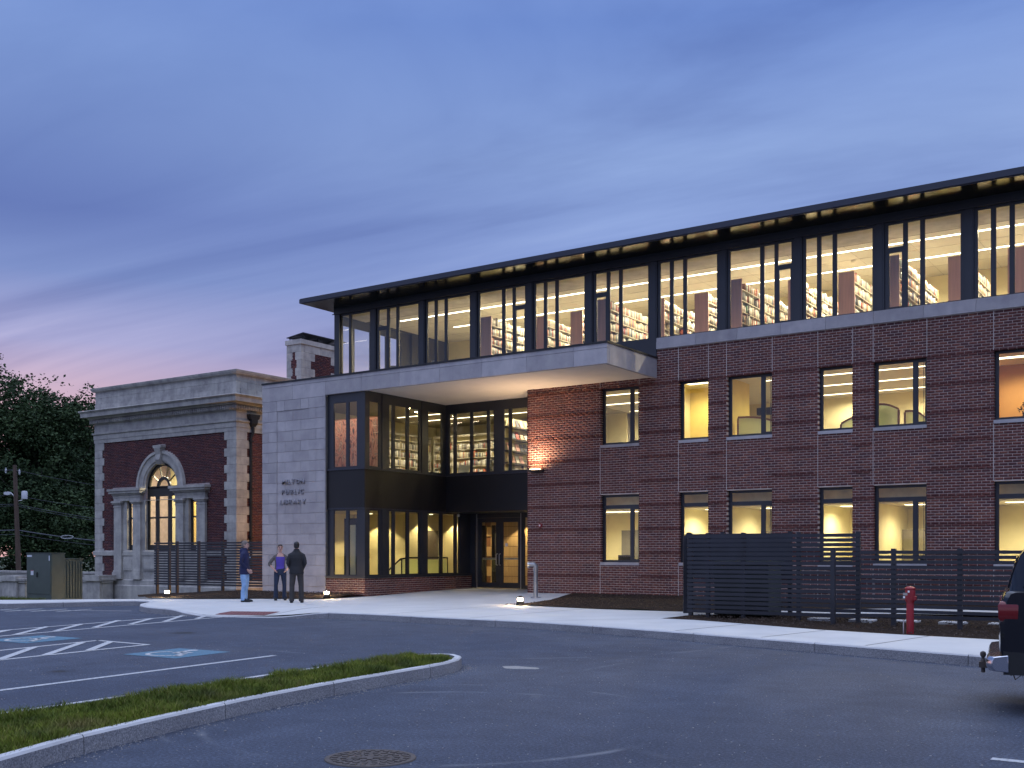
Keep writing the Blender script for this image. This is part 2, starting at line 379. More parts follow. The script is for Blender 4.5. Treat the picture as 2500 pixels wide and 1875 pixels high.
def mesh_np(name, v, f, mats, parent=None, mi=None, smooth=False):
    off = np.array(OFF[parent]) if parent else np.zeros(3)
    me = bpy.data.meshes.new(name); v = np.asarray(v, float) - off; f = np.asarray(f)
    k = f.shape[1]
    me.vertices.add(len(v)); me.vertices.foreach_set('co', v.astype(np.float32).ravel())
    me.loops.add(f.size); me.loops.foreach_set('vertex_index', f.astype(np.int32).ravel())
    me.polygons.add(len(f)); me.polygons.foreach_set('loop_start', np.arange(0, f.size, k, dtype=np.int32))
    if not isinstance(mats, (list, tuple)): mats = [mats]
    for m in mats: me.materials.append(m)
    if mi is not None: me.polygons.foreach_set('material_index', np.asarray(mi, np.int32))
    if smooth: me.polygons.foreach_set('use_smooth', [True] * len(f))
    me.update(calc_edges=True); me.validate()
    o = bpy.data.objects.new(name, me); COL.objects.link(o)
    if parent: o.parent = parent
    OFF[o] = Vector(off); return o
CAMP = np.array(cam.location)
def sub_intervals(lo, hi, cuts):
    iv = [(lo, hi)]
    for a, b in cuts:
        nv = []
        for p, q in iv:
            if b <= p or a >= q: nv.append((p, q)); continue
            if a > p: nv.append((p, a))
            if b < q: nv.append((b, q))
        iv = nv
    return iv
def brick_field(part, plane, c0, outv, rects, cuts, z0, course, length, mats, band=None, depth=.10, indiv=0, joint=.0135, hide=None, phase=0.):
    """lays bricks course by course on the plane x|y = c0, facing outv; cuts(z) -> list of (u0,u1) left free.
    The nearest full bricks become objects of their own, the rest one joined part."""
    full = []; rest = []; rm = []
    for (u0, u1, za, zb) in rects:
        k = int(math.floor((za - z0) / course + .5))
        z = z0 + k * course
        while z + course * .6 <= zb:
            off = phase + (0 if k % 2 == 0 else length / 2)
            zc = z + course / 2
            for p, q in sub_intervals(u0, u1, cuts(zc)):
                i = math.floor((p - off) / length)
                while True:
                    a = off + i * length; b = a + length
                    if a >= q: break
                    aa, bb = max(a, p) + (joint / 2 if a > p else 0), min(b, q) - (joint / 2 if b < q else 0)
                    i += 1
                    if bb - aa < .025: continue
                    isb = band is not None and band(k, (aa + bb) / 2)
                    za_, zb_ = z + joint / 2, z + course - joint / 2
                    if isb: za_, zb_ = (za_, z + course - .001) if k % 10 == 7 else (z + .001, zb_)
                    pr = .007 if isb else random.uniform(-.0008, .0008)
                    lo, hi = c0 + outv * pr, c0 - outv * depth
                    lo, hi = min(lo, hi), max(lo, hi)
                    row = (aa, bb, lo, hi, za_, zb_) if plane == 'Y' else (lo, hi, aa, bb, za_, zb_)
                    if not isb and indiv and a >= p and b <= q: full.append(row)
                    else: rest.append(row); rm.append(1 if isb else 0)
            z += course; k += 1
    if indiv:
        fa = np.array(full); mid = np.stack([(fa[:, 0] + fa[:, 1]) / 2, (fa[:, 2] + fa[:, 3]) / 2, (fa[:, 4] + fa[:, 5]) / 2], 1)
        d = np.linalg.norm(mid - CAMP, axis=1)
        if hide is not None: d = d + np.array([1e4 if hide(*m) else 0 for m in mid])
        order = np.argsort(d); pick = order[:indiv]; rest += [tuple(x) for x in fa[order[indiv:]]]; rm += [0] * (len(full) - indiv)
        w, dd, h = (length - joint) / 2, depth / 2, (course - joint) / 2
        if plane == 'X': w, dd = dd, w
        v, f = boxes_np([(-w, w, -dd, dd, -h, h)])
        me = None
        for i in pick:
            if me is None:
                o = mesh_np('brick', v, f, mats[0]); me = o.data
            else:
                o = bpy.data.objects.new('brick', me); COL.objects.link(o)
            o.parent = part; o.location = Vector(mid[i]) - OFF[part]
    v, f = boxes_np(rest)
    o = mesh_np('bricks', v, f, mats, part, np.repeat(rm, 6)); o['kind'] = 'stuff'
    return o

# ------------------------------------------------------------------ ground
def in_poly(x, y, P):
    c = False; j = len(P) - 1
    for i in range(len(P)):
        if (P[i][1] > y) != (P[j][1] > y) and x < (P[j][0] - P[i][0]) * (y - P[i][1]) / (P[j][1] - P[i][1]) + P[i][0]: c = not c
        j = i
    return c
def sstep(t): t = max(0., min(1., t)); return t * t * (3 - 2 * t)
def gz(x, y):
    """paving and planting height: 0.15 at the kerb, rising to the walls"""
    return .15 + .14 * sstep((y + 4.5) / (4.8 if x > -.3 else 7.3))
def sheet(name, poly, zf, mat, thick=.0, cuts=0, kind='structure', parent=None, lift=0.):
    bm = bmesh.new(); vs = [bm.verts.new((x, y, 0)) for x, y in poly]; bm.faces.new(vs)
    bmesh.ops.triangulate(bm, faces=bm.faces[:])
    for _ in range(cuts):
        es = [e for e in bm.edges if e.calc_length() > .8]
        if es: bmesh.ops.subdivide_edges(bm, edges=es, cuts=1)
        bmesh.ops.triangulate(bm, faces=bm.faces[:])
    bmesh.ops.recalc_face_normals(bm, faces=bm.faces[:])
    for f in bm.faces:
        if f.normal.z < 0: f.normal_flip()
    off = OFF[parent] if parent else Vector((0, 0, 0))
    for v in bm.verts: v.co.z = (zf(v.co.x, v.co.y) if callable(zf) else zf) + lift; v.co -= off
    me = bpy.data.meshes.new(name); bm.to_mesh(me); bm.free(); me.materials.append(mat)
    o = bpy.data.objects.new(name, me); COL.objects.link(o)
    if parent: o.parent = parent
    elif kind: o['kind'] = kind
    OFF[o] = off; return o

# the car park reaches to the kerbs; the land beyond drops half a metre towards the old building
def landz(x, y):
    t = sstep((y + 9.2) / 7.0) if x < -4 else sstep((y + 9.2) / 7.0) * sstep((-4 - x) / 3 + 1)
    return -.02 - .53 * t * (1 if x < -8.6 else max(0., min(1, (-x - 6.) / 2.6)))
xs = np.concatenate([np.linspace(-700, -60, 9), np.linspace(-50, 30, 81), np.linspace(60, 600, 7)])
ys = np.concatenate([np.linspace(-500, -40, 7), np.linspace(-34, 20, 55), np.linspace(30, 60, 4), np.linspace(120, 900, 7)])
vv = []; ff = []
for yy in ys:
    for xx in xs: vv.append((xx, yy, landz(xx, yy) - .03))
for j in range(len(ys) - 1):
    for i in range(len(xs) - 1):
        a = j * len(xs) + i; ff.append((a, a + 1, a + len(xs) + 1, a + len(xs)))
land = mesh_np('ground', vv, ff, SOIL, smooth=True); land['kind'] = 'structure'

KERB = [(-40, -14.6), (-24, -14.1), (-13, -13.2), (-10.6, -12.5), (-9.75, -11.75), (-9.1, -10.5), (-8.6, -9.2), (-8.2, -8.75), (-7.5, -8.75), (-6.95, -9.25), (-6.3, -10.0), (-5.5, -10.62), (-4.6, -11.05), (-3.6, -11.3), (-2.8, -11.4), (-1.9, -11.34), (-.9, -11.12), (.2, -10.62), (1.1, -10.28), (1.9, -10.2), (2.9, -10.22), (4.1, -10.36), (5.5, -10.42), (6.8, -10.46), (8.6, -10.85), (10.6, -11.45), (12.2, -12.0), (13.7, -12.5), (15.2, -13.0), (16.6, -13.45), (18.4, -14.05), (22, -15.4), (34, -20)]
lot = sheet('car_park_asphalt', [(-60, -200), (120, -200), (120, -30), (34, -19.9)] + [(x, y + .1) for x, y in reversed(KERB)] + [(-60, -14.5)], 0., ASPH)
def kerbz(x): # the kerb dips to the road at the ramp
    d = abs(x + 1.15); return .15 - .125 * (1 - sstep((d - .85) / 1.5))
def walkz(x, y):
    e = -1.15; d = abs(x - e); fr = sstep((y + 11.4) / 2.4)
    return gz(x, y) - (.15 - kerbz(x)) * (1 - fr)
def offset_line(pts, d):
    o = []
    for i, p in enumerate(pts):
        a = Vector(pts[max(i - 1, 0)]); b = Vector(pts[min(i + 1, len(pts) - 1)]); t = (b - a).normalized()
        o.append((p[0] - t.y * d, p[1] + t.x * d))
    return o
def resample(pts, step):
    out = [pts[0]]
    for a, b in zip(pts[:-1], pts[1:]):
        n = max(1, int(math.dist(a, b) / step))
        for i in range(1, n + 1): out.append((a[0] + (b[0] - a[0]) * i / n, a[1] + (b[1] - a[1]) * i / n))
    return out
def kerb_stones(root, line, width, top, length, bottom=-.25):
    """granite kerb cut into stones, each a part"""
    line = resample(line, .22); inner = offset_line(line, width)
    i = 0; acc = 0.; start = 0
    segs = []
    for k in range(1, len(line)):
        acc += math.dist(line[k], line[k - 1])
        if acc > length or k == len(line) - 1: segs.append((start, k)); start = k; acc = 0.
    for a, b in segs:
        mb = MB(); rings = []
        for k in range(a, b + 1):
            (x, y), (u, v) = line[k], inner[k]
            if k == a or k == b:   # a dark joint between stones
                q = line[k + (1 if k == a else -1)]; d = Vector((q[0] - x, q[1] - y)).normalized() * .006
                x += d.x; y += d.y; u += d.x; v += d.y
            t = top(x) if callable(top) else top
            w = Vector((u - x, v - y)).normalized() * .018
            rings.append([(x, y, bottom), (x + w.x * .6, y + w.y * .6, t - .02), (x + w.x * 1.4, y + w.y * 1.4, t), (u - w.x * .3, v - w.y * .3, t), (u, v, bottom)])
        mb.loft(rings)
        for q_ in range(len(mb.f)):
            zz_ = [mb.v[i_][2] for i_ in mb.f[q_]]
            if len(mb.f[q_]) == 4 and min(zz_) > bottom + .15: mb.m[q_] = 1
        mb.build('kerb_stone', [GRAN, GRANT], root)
kr = thing('granite_kerb', (4, -10.3, 0), 'rough grey granite kerb along the front edge of the pale sidewalk', 'kerb')
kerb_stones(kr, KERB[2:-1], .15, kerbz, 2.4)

SW = offset_line(KERB, .15)
walk_in = [(22, -11.2), (17.0, -10.45), (15.78, -10.18), (14.16, -9.9), (12.6, -9.5), (11.07, -8.8), (9.5, -8.1), (8.65, -8.0), (8.9, -7.0), (9.3, -6.2), (9.6, -5.2), (7.86, -5.25), (6.6, -5.28), (5.6, -5.32), (4.5, -5.1), (3.14, -4.83), (2.55, -4.55), (2.45, -4.1), (2.55, -3.6), (2.5, -2.6), (2.1, -1.0), (1.75, .02), (0, .02), (0, 2.85), (-4.3, 2.85), (-4.3, -3.05), (-4.34, -3.6), (-4.28, -4.85), (-5.2, -5.45), (-6.07, -5.75), (-7.3, -6.85), (-8.6, -7.7)]
SWP = [p for p in SW if -8.4 < p[0] < 20]
walk = sheet('sidewalk', SWP + [(19.5, -14.2), (22, -15.1)] + walk_in, walkz, CONC, cuts=4)
# strip of paving behind the far kerb
SWL = [p for p in SW if p[0] < -8.2]
sheet('far_sidewalk', SWL + [(-8.75, -7.75), (-10.2, -8.9), (-11.0, -10.0), (-13, -11.4), (-24, -12.4), (-40, -12.9)], lambda x, y: .15, CONC, cuts=2)
# saw-cut joints in the paving
jm = MB()
def groove(a, b, w=.012):
    a, b = Vector(a), Vector(b); n = int((b - a).length / .3) + 1; d = (b - a).normalized(); s = Vector((-d.y, d.x)) * w
    for i in range(n):
        p, q = a + (b - a) * i / n, a + (b - a) * (i + 1) / n
        jm.face([(p.x - s.x, p.y - s.y, walkz(p.x, p.y) + .003), (q.x - s.x, q.y - s.y, walkz(q.x, q.y) + .003), (q.x + s.x, q.y + s.y, walkz(q.x, q.y) + .003), (p.x + s.x, p.y + s.y, walkz(p.x, p.y) + .003)])
groove((-.45, -10.7), (-.9, -8.2)); groove((7.0, -10.25), (8.62, -8.05)); groove((10.55, -11.25), (10.9, -8.75)); groove((12.4, -11.85), (12.75, -9.6)); groove((14.3, -12.5), (14.65, -10.0)); groove((16.2, -13.1), (16.6, -10.4)); groove((5.2, -10.2), (5.3, -5.4)); groove((2.7, -10.0), (2.5, -4.8))
jm.build('paving_joint', SHADOWGAP, walk)
# canopy shade at the doors, painted as a darker sheet on the slab
sheet('entrance_shade', [(-4.2, .6), (-1.2, .9), (-1.6, 2.7), (-4.2, 2.7)], lambda x, y: walkz(x, y), CONCD, parent=walk, lift=.005)
ramp_pad = sheet('tactile_pad', [(-2.1, -11.05), (-.55, -10.75), (-.75, -10.05), (-2.2, -10.35)], walkz, REDPAV, cuts=2, parent=walk, lift=.006)
mb = MB()
for i in range(9):
    for j in range(5):
        u, v = (i + .5) / 9, (j + .5) / 5
        x = (-2.1 + 1.55 * u) * (1 - v) + (-2.2 + 1.45 * u) * v; y = (-11.05 + .3 * u) * (1 - v) + (-10.35 + .3 * u) * v
        z = walkz(x, y); mb.lathe((x, y, z), [(.03, .004), (.022, .014)], 6)
d = mb.build('tactile_domes', REDPAV, walk); d['kind'] = 'stuff'

# planting beds
def bed(name, poly, zf):
    o = sheet(name, poly, lambda x, y: zf(x, y) + .035 * mnoise.noise((x * 1.3, y * 1.3, 0)) + .02 * mnoise.noise((x * 5, y * 5, 3)), MULCH, cuts=5, kind='structure'); return o
bed('mulch_bed', [(2.55, -4.5), (3.14, -4.88), (4.5, -5.15), (5.6, -5.37), (6.6, -5.33), (7.86, -5.3), (9.4, -5.25), (12, -4.6), (21, -4.6), (21, .05), (1.7, .05), (2.05, -1.0), (2.5, -2.6), (2.5, -3.6)], lambda x, y: gz(x, y) + .02)
bed('front_mulch_bed', [(8.62, -8.02), (9.5, -8.15), (11.07, -8.85), (12.6, -9.55), (14.16, -9.95), (15.78, -10.23), (17.0, -10.5), (22, -11.2), (22, -5.2), (13.0, -5.4), (9.6, -5.3), (9.3, -6.2), (8.9, -7.0)], lambda x, y: .125 + .04 * sstep((y + 9) / 3))
bed('left_mulch_bed', [(-8.65, -7.75), (-7.3, -6.9), (-6.07, -5.8), (-5.2, -5.5), (-4.24, -4.9), (-4.32, -3.6), (-4.26, -3.02), (-9.0, -3.0), (-15.5, -1.6), (-15.2, -3.4), (-12.2, -5.6), (-10.2, -6.9)], lambda x, y: .17 + .10 * sstep((y + 6) / 3.5) - .25 * sstep((-x - 9.5) / 6))
chip = MB()
for k in range(4200):
    while True:
        r = random.random()
        if r < .45: x, y = random.uniform(9, 18), random.uniform(-10.3, -6)
        elif r < .75: x, y = random.uniform(2.6, 9), random.uniform(-5.2, -.3)
        else: x, y = random.uniform(-9, -4.4), random.uniform(-7.2, -3.2)
        if r < .45 and y < -8.3 - (x - 9.5) * .31 + .25: continue
        if r >= .75 and y < -7.7 + (x + 8.6) * .65 + .2: continue
        if .45 <= r < .75 and (x - 2.6) < (y + 5.2) * -.02: continue
        break
    z = (.15 + .04 * sstep((y + 9) / 3) if r < .45 else gz(x, y) + .03 if r < .75 else .2 + .1 * sstep((y + 6) / 3.5)); a = random.uniform(0, 6.3); s = random.uniform(.008, .026)
    chip.obox((x, y, z + .012), (math.cos(a), math.sin(a), random.uniform(-.3, .3)), (-math.sin(a), math.cos(a), 0), (0, 0, 1), s, s * .35, .006)
tag(chip.build('bark_chips', simple('bark_chip', (.065, .045, .034), .9, var=.6, scale=9)), 'loose bark chips scattered over the mulch beds', 'bark chips', kind='stuff')
# walk behind the fence and stepping stones
sheet('back_path', [(9.35, -5.15), (9.65, -5.95), (11.0, -5.1), (13, -4.1), (22, -3.4), (22, -1.6), (13, -2.3), (10.6, -3.6)], lambda x, y: gz(x, y) + .05, CONC, cuts=2)
for i, (x, y) in enumerate([(11.75, -6.75), (12.6, -6.72), (13.42, -6.55), (14.3, -6.5), (15.2, -6.45)]):
    mb = MB(); mb.box(x - .24, x + .24, y - .2, y + .2, .12, .20)
    o = mb.build('stepping_stone', CONC, bevel=.01)
    tag(o, 'pale square stepping stone in the mulch behind the slatted fence', 'stepping stone', 'stepping stones in a row in the mulch')

# painted markings, 4 mm above the asphalt, pieces of the car park
def stripe(a, b, w, name='parking_line', m=PAINT, z=.004):
    a, b = Vector(a), Vector(b); d = (b - a).normalized(); s = Vector((-d.y, d.x)) * w / 2
    return MB().face([(p.x, p.y, z) for p in (a - s, b - s, b + s, a + s)]).build(name, m, lot)
stripe((8.1, -28.0), (6.906, -17.533), .11)
def aisle(l0, l1, r0, r1, bars):
    stripe(l0, l1, .11); stripe(r0, r1, .11)
    for a, b in bars: stripe(a, b, .13, 'hatch_bar', z=.008)
B1 = [((-1.61, -11.1), (-2.31, -10.17)), ((-1.43, -12.08), (-2.9, -10.32)), ((-1.17, -13.2), (-2.81, -11.35)), ((-1.03, -14.22), (-2.45, -12.55)), ((-.76, -15.3), (-2.44, -13.48)), ((-.53, -16.33), (-2.02, -14.71)), ((-.21, -17.39), (-1.855, -15.64))]
B1 += [((-.21 + .23 * t, -17.39 - 1.07 * t), (-1.79 + .22 * t, -15.6 - 1.07 * t)) for t in (1, 2, 3, 4)]
aisle((-.21, -23.5), (-2.9, -10.32), (1.02, -23.5), (-1.76, -10.04), B1)
B2 = [((3.85, -18.6), (2.645, -17.33)), ((4.03, -19.48), (2.39, -17.72)), ((4.06, -20.2), (2.57, -18.73))] + [((4.1 + .12 * t, -20.2 - .95 * t), (2.57 + .15 * t, -18.73 - .95 * t)) for t in (1, 2, 3)]
aisle((3.55, -23.5), (2.2, -17.28), (4.6, -23.5), (3.88, -18.6), B2)
stripe((2.2, -17.28), (3.70, -17.36), .10); stripe((3.88, -18.6), (3.70, -17.36), .11, z=.006)
stripe((-9.0, -12.46), (-5.7, -10.72), .10, z=.006)
for k in range(5): stripe((-9.4 + k * .62, -12.6 + k * .34 - .9), (-9.9 + k * .62, -12.6 + k * .34 + .2 + .3), .11, 'hatch_bar', z=.008)
def access(c, ex, ey, s):
    """blue square with the wheelchair figure, painted flat"""
    c, ex, ey = Vector(c), Vector(ex).normalized(), Vector(ey).normalized()
    P = lambda u, v, z=.004: ((c + ex * u * s + ey * v * s).x, (c + ex * u * s + ey * v * s).y, z)
    MB().face([P(-.5, -.5), P(.5, -.5), P(.5, .5), P(-.5, .5)]).build('blue_square', BLUEP, lot)
    mb = MB(); q = .008
    def bar(a, b, w):
        a, b = Vector(a), Vector(b); d = (b - a).normalized(); n = Vector((-d.y, d.x)) * w / 2
        mb.face([P(p.x, p.y, q) for p in (a - n, b - n, b + n, a + n)])
    mb.face([P(-.08 + .075 * math.cos(t), .36 + .075 * math.sin(t), q) for t in [i * .63 for i in range(10)]])
    bar((-.08, .29), (-.03, -.02), .09); bar((-.07, .12), (.16, .12), .07); bar((-.06, -.02), (.18, -.02), .08); bar((.16, -.0), (.27, -.30), .08); bar((.25, -.28), (.36, -.24), .07)
    pts = [(-.03 + .27 * math.cos(t), -.13 + .27 * math.sin(t)) for t in np.linspace(2.2, 5.7, 13)]
    for a, b in zip(pts[:-1], pts[1:]): bar(a, b, .065)
    mb.build('wheelchair_symbol', PAINT, lot)
access((5.37, -18.1), (1, .02), (-.13, 1), 1.2); access((1.0, -17.75), (1, .02), (-.16, 1), 1.25)
stripe((17.47, -20.33), (19.6, -20.36), .10)
# scuffs and old patches on the asphalt
scuff = MB()
for c, rx, ry, sd in (((9.0, -17.9), .28, .12, 1), ((10.95, -16.9), .30, .16, 2)):
    pts = [(c[0] + rx * math.cos(t) * (1 + .5 * mnoise.noise((t, sd, 0))), c[1] + ry * math.sin(t) * (1 + .5 * mnoise.noise((t, sd, 5))), .003) for t in np.linspace(0, 6.28, 18)[:-1]]
    scuff.face(pts)
scuff.build('pale_scuff', paint_worn('scuff', (.30, .30, .29)), lot)

ISL = [(14.6, -31.0), (13.3, -28.0), (12.55, -26.2), (12.04, -24.93), (11.66, -24.02), (11.37, -22.97), (11.12, -21.95), (10.97, -21.1), (10.84, -20.2), (10.77, -19.5), (10.73, -19.0), (10.68, -18.5), (10.60, -18.05), (10.46, -17.62), (10.25, -17.27), (9.97, -17.07), (9.70, -17.12), (9.52, -17.45), (9.48, -17.95), (9.52, -18.6), (9.58, -19.3), (9.66, -20.2), (9.78, -21.2), (9.88, -22.2), (9.95, -23.1), (10.02, -24.0), (10.1, -25.5), (10.3, -28), (10.6, -31)]
ISLE = ISL
# grit washed along the kerbs and strewn thinly over the asphalt
grit = MB()
for k in range(5200):
    r = random.random()
    if r < .30:
        i = random.randrange(len(ISLE) - 1); u = random.random(); a, b = ISLE[i], ISLE[i + 1]; off = -abs(random.gauss(0, .10)) - .01
        d = Vector((b[0] - a[0], b[1] - a[1])).normalized(); x, y = a[0] + (b[0] - a[0]) * u - d.y * off, a[1] + (b[1] - a[1]) * u + d.x * off
    elif r < .5:
        i = random.randrange(12, len(KERB) - 2); u = random.random(); a, b = KERB[i], KERB[i + 1]; off = -abs(random.gauss(0, .12)) - .01
        d = Vector((b[0] - a[0], b[1] - a[1])).normalized(); x, y = a[0] + (b[0] - a[0]) * u - d.y * off, a[1] + (b[1] - a[1]) * u + d.x * off
    else:
        x, y = random.uniform(4, 19), random.uniform(-25, -11.5)
        if 9.3 < x < 14 and in_poly(x, y, ISLE + [(10, -31)]): continue
    s_ = random.uniform(.0025, .0065) * (1.5 if random.random() < .06 else 1); a_ = random.uniform(0, 3.1)
    grit.obox((x, y, s_ * .4), (math.cos(a_), math.sin(a_), 0), (-math.sin(a_), math.cos(a_), 0), (0, 0, 1), s_, s_ * random.uniform(.5, 1), s_ * .4)
tag(grit.build('grit', simple('pale_grit', (.30, .29, .28), .9, var=.5, scale=9)), 'pale grit scattered on the asphalt and along the kerbs', 'grit', kind='stuff')
# manhole
t = thing('manhole_cover', (13.6, -22.93, 0), 'round cast-iron manhole cover set in the foreground asphalt', 'manhole cover')
IRON = simple('cast_iron', (.085, .07, .062), .7, .3, var=.25, scale=9)
mb = MB(); mb.lathe((13.6, -22.93, 0), [(.345, .002), (.34, .010), (.305, .010), (.303, .003)], 40); mb.build('rim', IRON, t)
mb = MB(); mb.lathe((13.6, -22.93, 0), [(.298, .001), (.296, .006), (.0001, .006)], 40)
for r_ in (.27, .20, .12):
    n_ = int(r_ * 90)
    for i in range(n_):
        a = 6.283 * i / n_; mb.obox((13.6 + r_ * math.cos(a), -22.93 + r_ * math.sin(a), .0085), (math.cos(a), math.sin(a), 0), (-math.sin(a), math.cos(a), 0), (0, 0, 1), .022, .018, .0035)
mb.obox((13.6, -22.93, .009), (.8, .6, 0), (-.6, .8, 0), (0, 0, 1), .10, .028, .004); mb.obox((13.6, -22.93, .0095), (.6, -.8, 0), (.8, .6, 0), (0, 0, 1), .08, .022, .004)
mb.build('cover', IRON, t)

# grass island with its granite kerb
kr2 = thing('island_kerb', (10.2, -20, 0), 'pale granite kerb round the grass island in the foreground', 'kerb')
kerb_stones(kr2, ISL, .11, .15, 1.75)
inn = offset_line(ISL, .11); over = offset_line(ISL, .075)
sheet('island_soil', inn, lambda x, y: .10 + .03 * mnoise.noise((x * 1.1, y * 1.1, 7)), SOIL, cuts=4)
def grass_patch(name, poly, n, zf, hmin, hmax, label):
    px = [p[0] for p in poly]; py = [p[1] for p in poly]; V = []; F = []
    k = 0; tries = 0
    while k < n and tries < n * 12:
        tries += 1
        x, y = random.uniform(min(px), max(px)), random.uniform(min(py), max(py))
        if not in_poly(x, y, poly): continue
        dens = mnoise.noise((x * 2.3, y * 2.3, 1)) * .5 + mnoise.noise((x * 7, y * 7, 2)) * .3
        if random.random() > .80 + dens * .6: continue
        h = random.uniform(hmin, hmax) * (1 + 1.3 * dens + .5 * mnoise.noise((x * .9, y * .9, 4))); h = max(.02, h)
        a = random.uniform(0, 6.283); w = random.uniform(.0022, .0042); ln = random.uniform(.15, .9) * h; b = random.uniform(0, 6.283)
        lx, ly = math.cos(b) * ln, math.sin(b) * ln; cx, sx = math.cos(a) * w, math.sin(a) * w; z = zf(x, y)
        i = len(V)
        V += [(x - cx, y - sx, z), (x + cx, y + sx, z), (x + cx * .8 + lx * .4, y + sx * .8 + ly * .4, z + h * .65), (x - cx * .8 + lx * .4, y - sx * .8 + ly * .4, z + h * .65), (x + lx + cx * .1, y + ly + sx * .1, z + h), (x + lx - cx * .1, y + ly - sx * .1, z + h)]
        F += [(i, i + 1, i + 2, i + 3), (i + 3, i + 2, i + 4, i + 5)]; k += 1
    return tag(mesh_np(name, V, F, BLADE), label, 'grass', kind='stuff')
vis_isl = [p for p in over if p[1] > -26.5] ; vis_isl = [(12.5, -26.5)] + vis_isl + [(10.2, -26.5)]
grass_patch('grass', vis_isl, 95000, lambda x, y: .10 + .03 * mnoise.noise((x * 1.1, y * 1.1, 7)), .035, .10, 'short green grass on the kerbed island in the foreground')
grass_patch('grass_tuft', [(-14.6, -10.9), (-13.2, -10.2), (-11.6, -9.7), (-11.8, -9.3), (-13.6, -9.6), (-14.8, -10.4)], 5000, lambda x, y: .06, .05, .14, 'tuft of rough grass in front of the green utility cabinet')

# ------------------------------------------------------------------ the library's new wing
LIB = thing('library_building', (5, 0, 0), 'three-storey red brick library wing with pale stone entrance wall and glazed top floor', 'library')
OPEN = [(2.69, 4.005), (5.32, 6.24), (6.82, 8.153), (9.466, 10.387), (10.948, 12.288), (13.904, 15.24), (16.5, 17.42), (18.0, 19.34)]
L1Z, L2Z = (1.28, 3.342), (4.875, 6.606)
XE = 20.6                                              # the wing's far end, outside the frame
HOLES = [(a, b, *L1Z) for a, b in OPEN] + [(a, b, *L2Z) for a, b in OPEN]
def wall_holes(mb, x0, x1, y0, y1, z0, z1, holes, mi=0):
    zs = sorted({z0, z1, *[h[2] for h in holes], *[h[3] for h in holes]})
    for a, b in zip(zs[:-1], zs[1:]):
        zc = (a + b) / 2; cuts = [(h[0], h[1]) for h in holes if h[2] < zc < h[3]]
        for p, q in sub_intervals(x0, x1, cuts): mb.box(p, q, y0, y1, a, b, mi)
mb = MB(); wall_holes(mb, 0.008, XE, .007, .32, .05, 7.62, [(a - .007, b + .007, c - .006, d + .006) for a, b, c, d in HOLES])
bw = mb.build('brick_wall', MORTAR, LIB)
def cuts_main(z):
    return [(h[0], h[1]) for h in HOLES if h[2] - .09 < z < h[3]]
def band_main(k, u):
    if k % 10 not in (7, 8): return False
    if k >= 93: return False
    zc = .29 + (k + .5) * .0717
    if L1Z[1] < zc < L2Z[0] or zc < L1Z[0]:
        for a, b in OPEN:
            if a - .02 < u < b + .02: return False
    return True
def hidden_main(x, y, z): return (x < 9 or x > 14.35 or (z < 2.1))
brick_field(bw, 'Y', 0., -1, [(0., XE, .29, 7.62)], cuts_main, .29, .0717, .2032, [BRICK, BRICKD], band_main, .145, 300, hide=hidden_main)
mb = MB(); mb.box(.0, XE, -.004, .3, -.1, .29); mb.build('concrete_base', CONC, LIB)
jm = MB()
for a, b in OPEN:
    for x in (a - .012, b + .012):
        MB().box(x - .006, x + .006, -.0125, .002, L2Z[1] + .02, 7.6).build('control_joint', SEAL, LIB)
    for za, zb in ((L1Z[1] + .02, L2Z[0] - .1), (.29, L1Z[0] - .1)): MB().box(a - .02, a - .008, -.0125, .002, za, zb).build('control_joint', SEAL, LIB)
# limestone band below the top floor
bx = 4.60
while bx < XE:
    e = min(bx + 1.27, XE); mb = MB()
    mb.box(bx + .004, e - .004, -.055, .3, 7.62, 7.82); mb.box(bx + .004, e - .004, -.035, .3, 7.825, 7.95); mb.build('stone_panel', STONE, LIB); bx = e
mb = MB(); mb.box(-8.6, 4.6, -.03, .3, 7.3, 7.95); mb.build('roof_upstand', DARK, LIB)

def glazing(name, plane, c, inw, u0, u1, z0, z1, cells, fd=.10, mat=DARK, gm=None, parent=LIB, gpos=.35, label=None):
    fd = fd * .5
    """one window: frame solid except for the cells (ua, ub, za, zb); each cell gets a pane"""
    def B(mb, a, b, d0, d1, za, zb):
        lo, hi = sorted((c + inw * d0, c + inw * d1))
        if plane == 'Y': mb.box(a, b, lo, hi, za, zb)
        else: mb.box(lo, hi, a, b, za, zb)
    fr = MB()
    zs = sorted({z0, z1, *[k[2] for k in cells], *[k[3] for k in cells]})
    for za, zb in zip(zs[:-1], zs[1:]):
        zc = (za + zb) / 2
        for p, q in sub_intervals(u0, u1, [(k[0], k[1]) for k in cells if k[2] < zc < k[3]]): B(fr, p, q, 0, fd, za, zb)
    w = fr.build(name, mat, parent)
    if label: w['label'] = label
    for k in cells:
        # a slim glazing bead inside each opening, then the pane
        bd = MB()
        for p, q, za, zb in ((k[0], k[0] + .008, k[2], k[3]), (k[1] - .008, k[1], k[2], k[3]), (k[0] + .008, k[1] - .008, k[2], k[2] + .008), (k[0] + .008, k[1] - .008, k[3] - .008, k[3])):
            B(bd, p, q, fd * .2, fd * .6, za, zb)
        bd.build('glazing_bead', mat, w)
        g = MB(); y = c + inw * fd * gpos
        if plane == 'Y': g.face([(k[0], y, k[2]), (k[1], y, k[2]), (k[1], y, k[3]), (k[0], y, k[3])])
        else: g.face([(y, k[0], k[2]), (y, k[1], k[2]), (y, k[1], k[3]), (y, k[0], k[3])])
        g.build('pane', gm or GLASS, w)
    return w
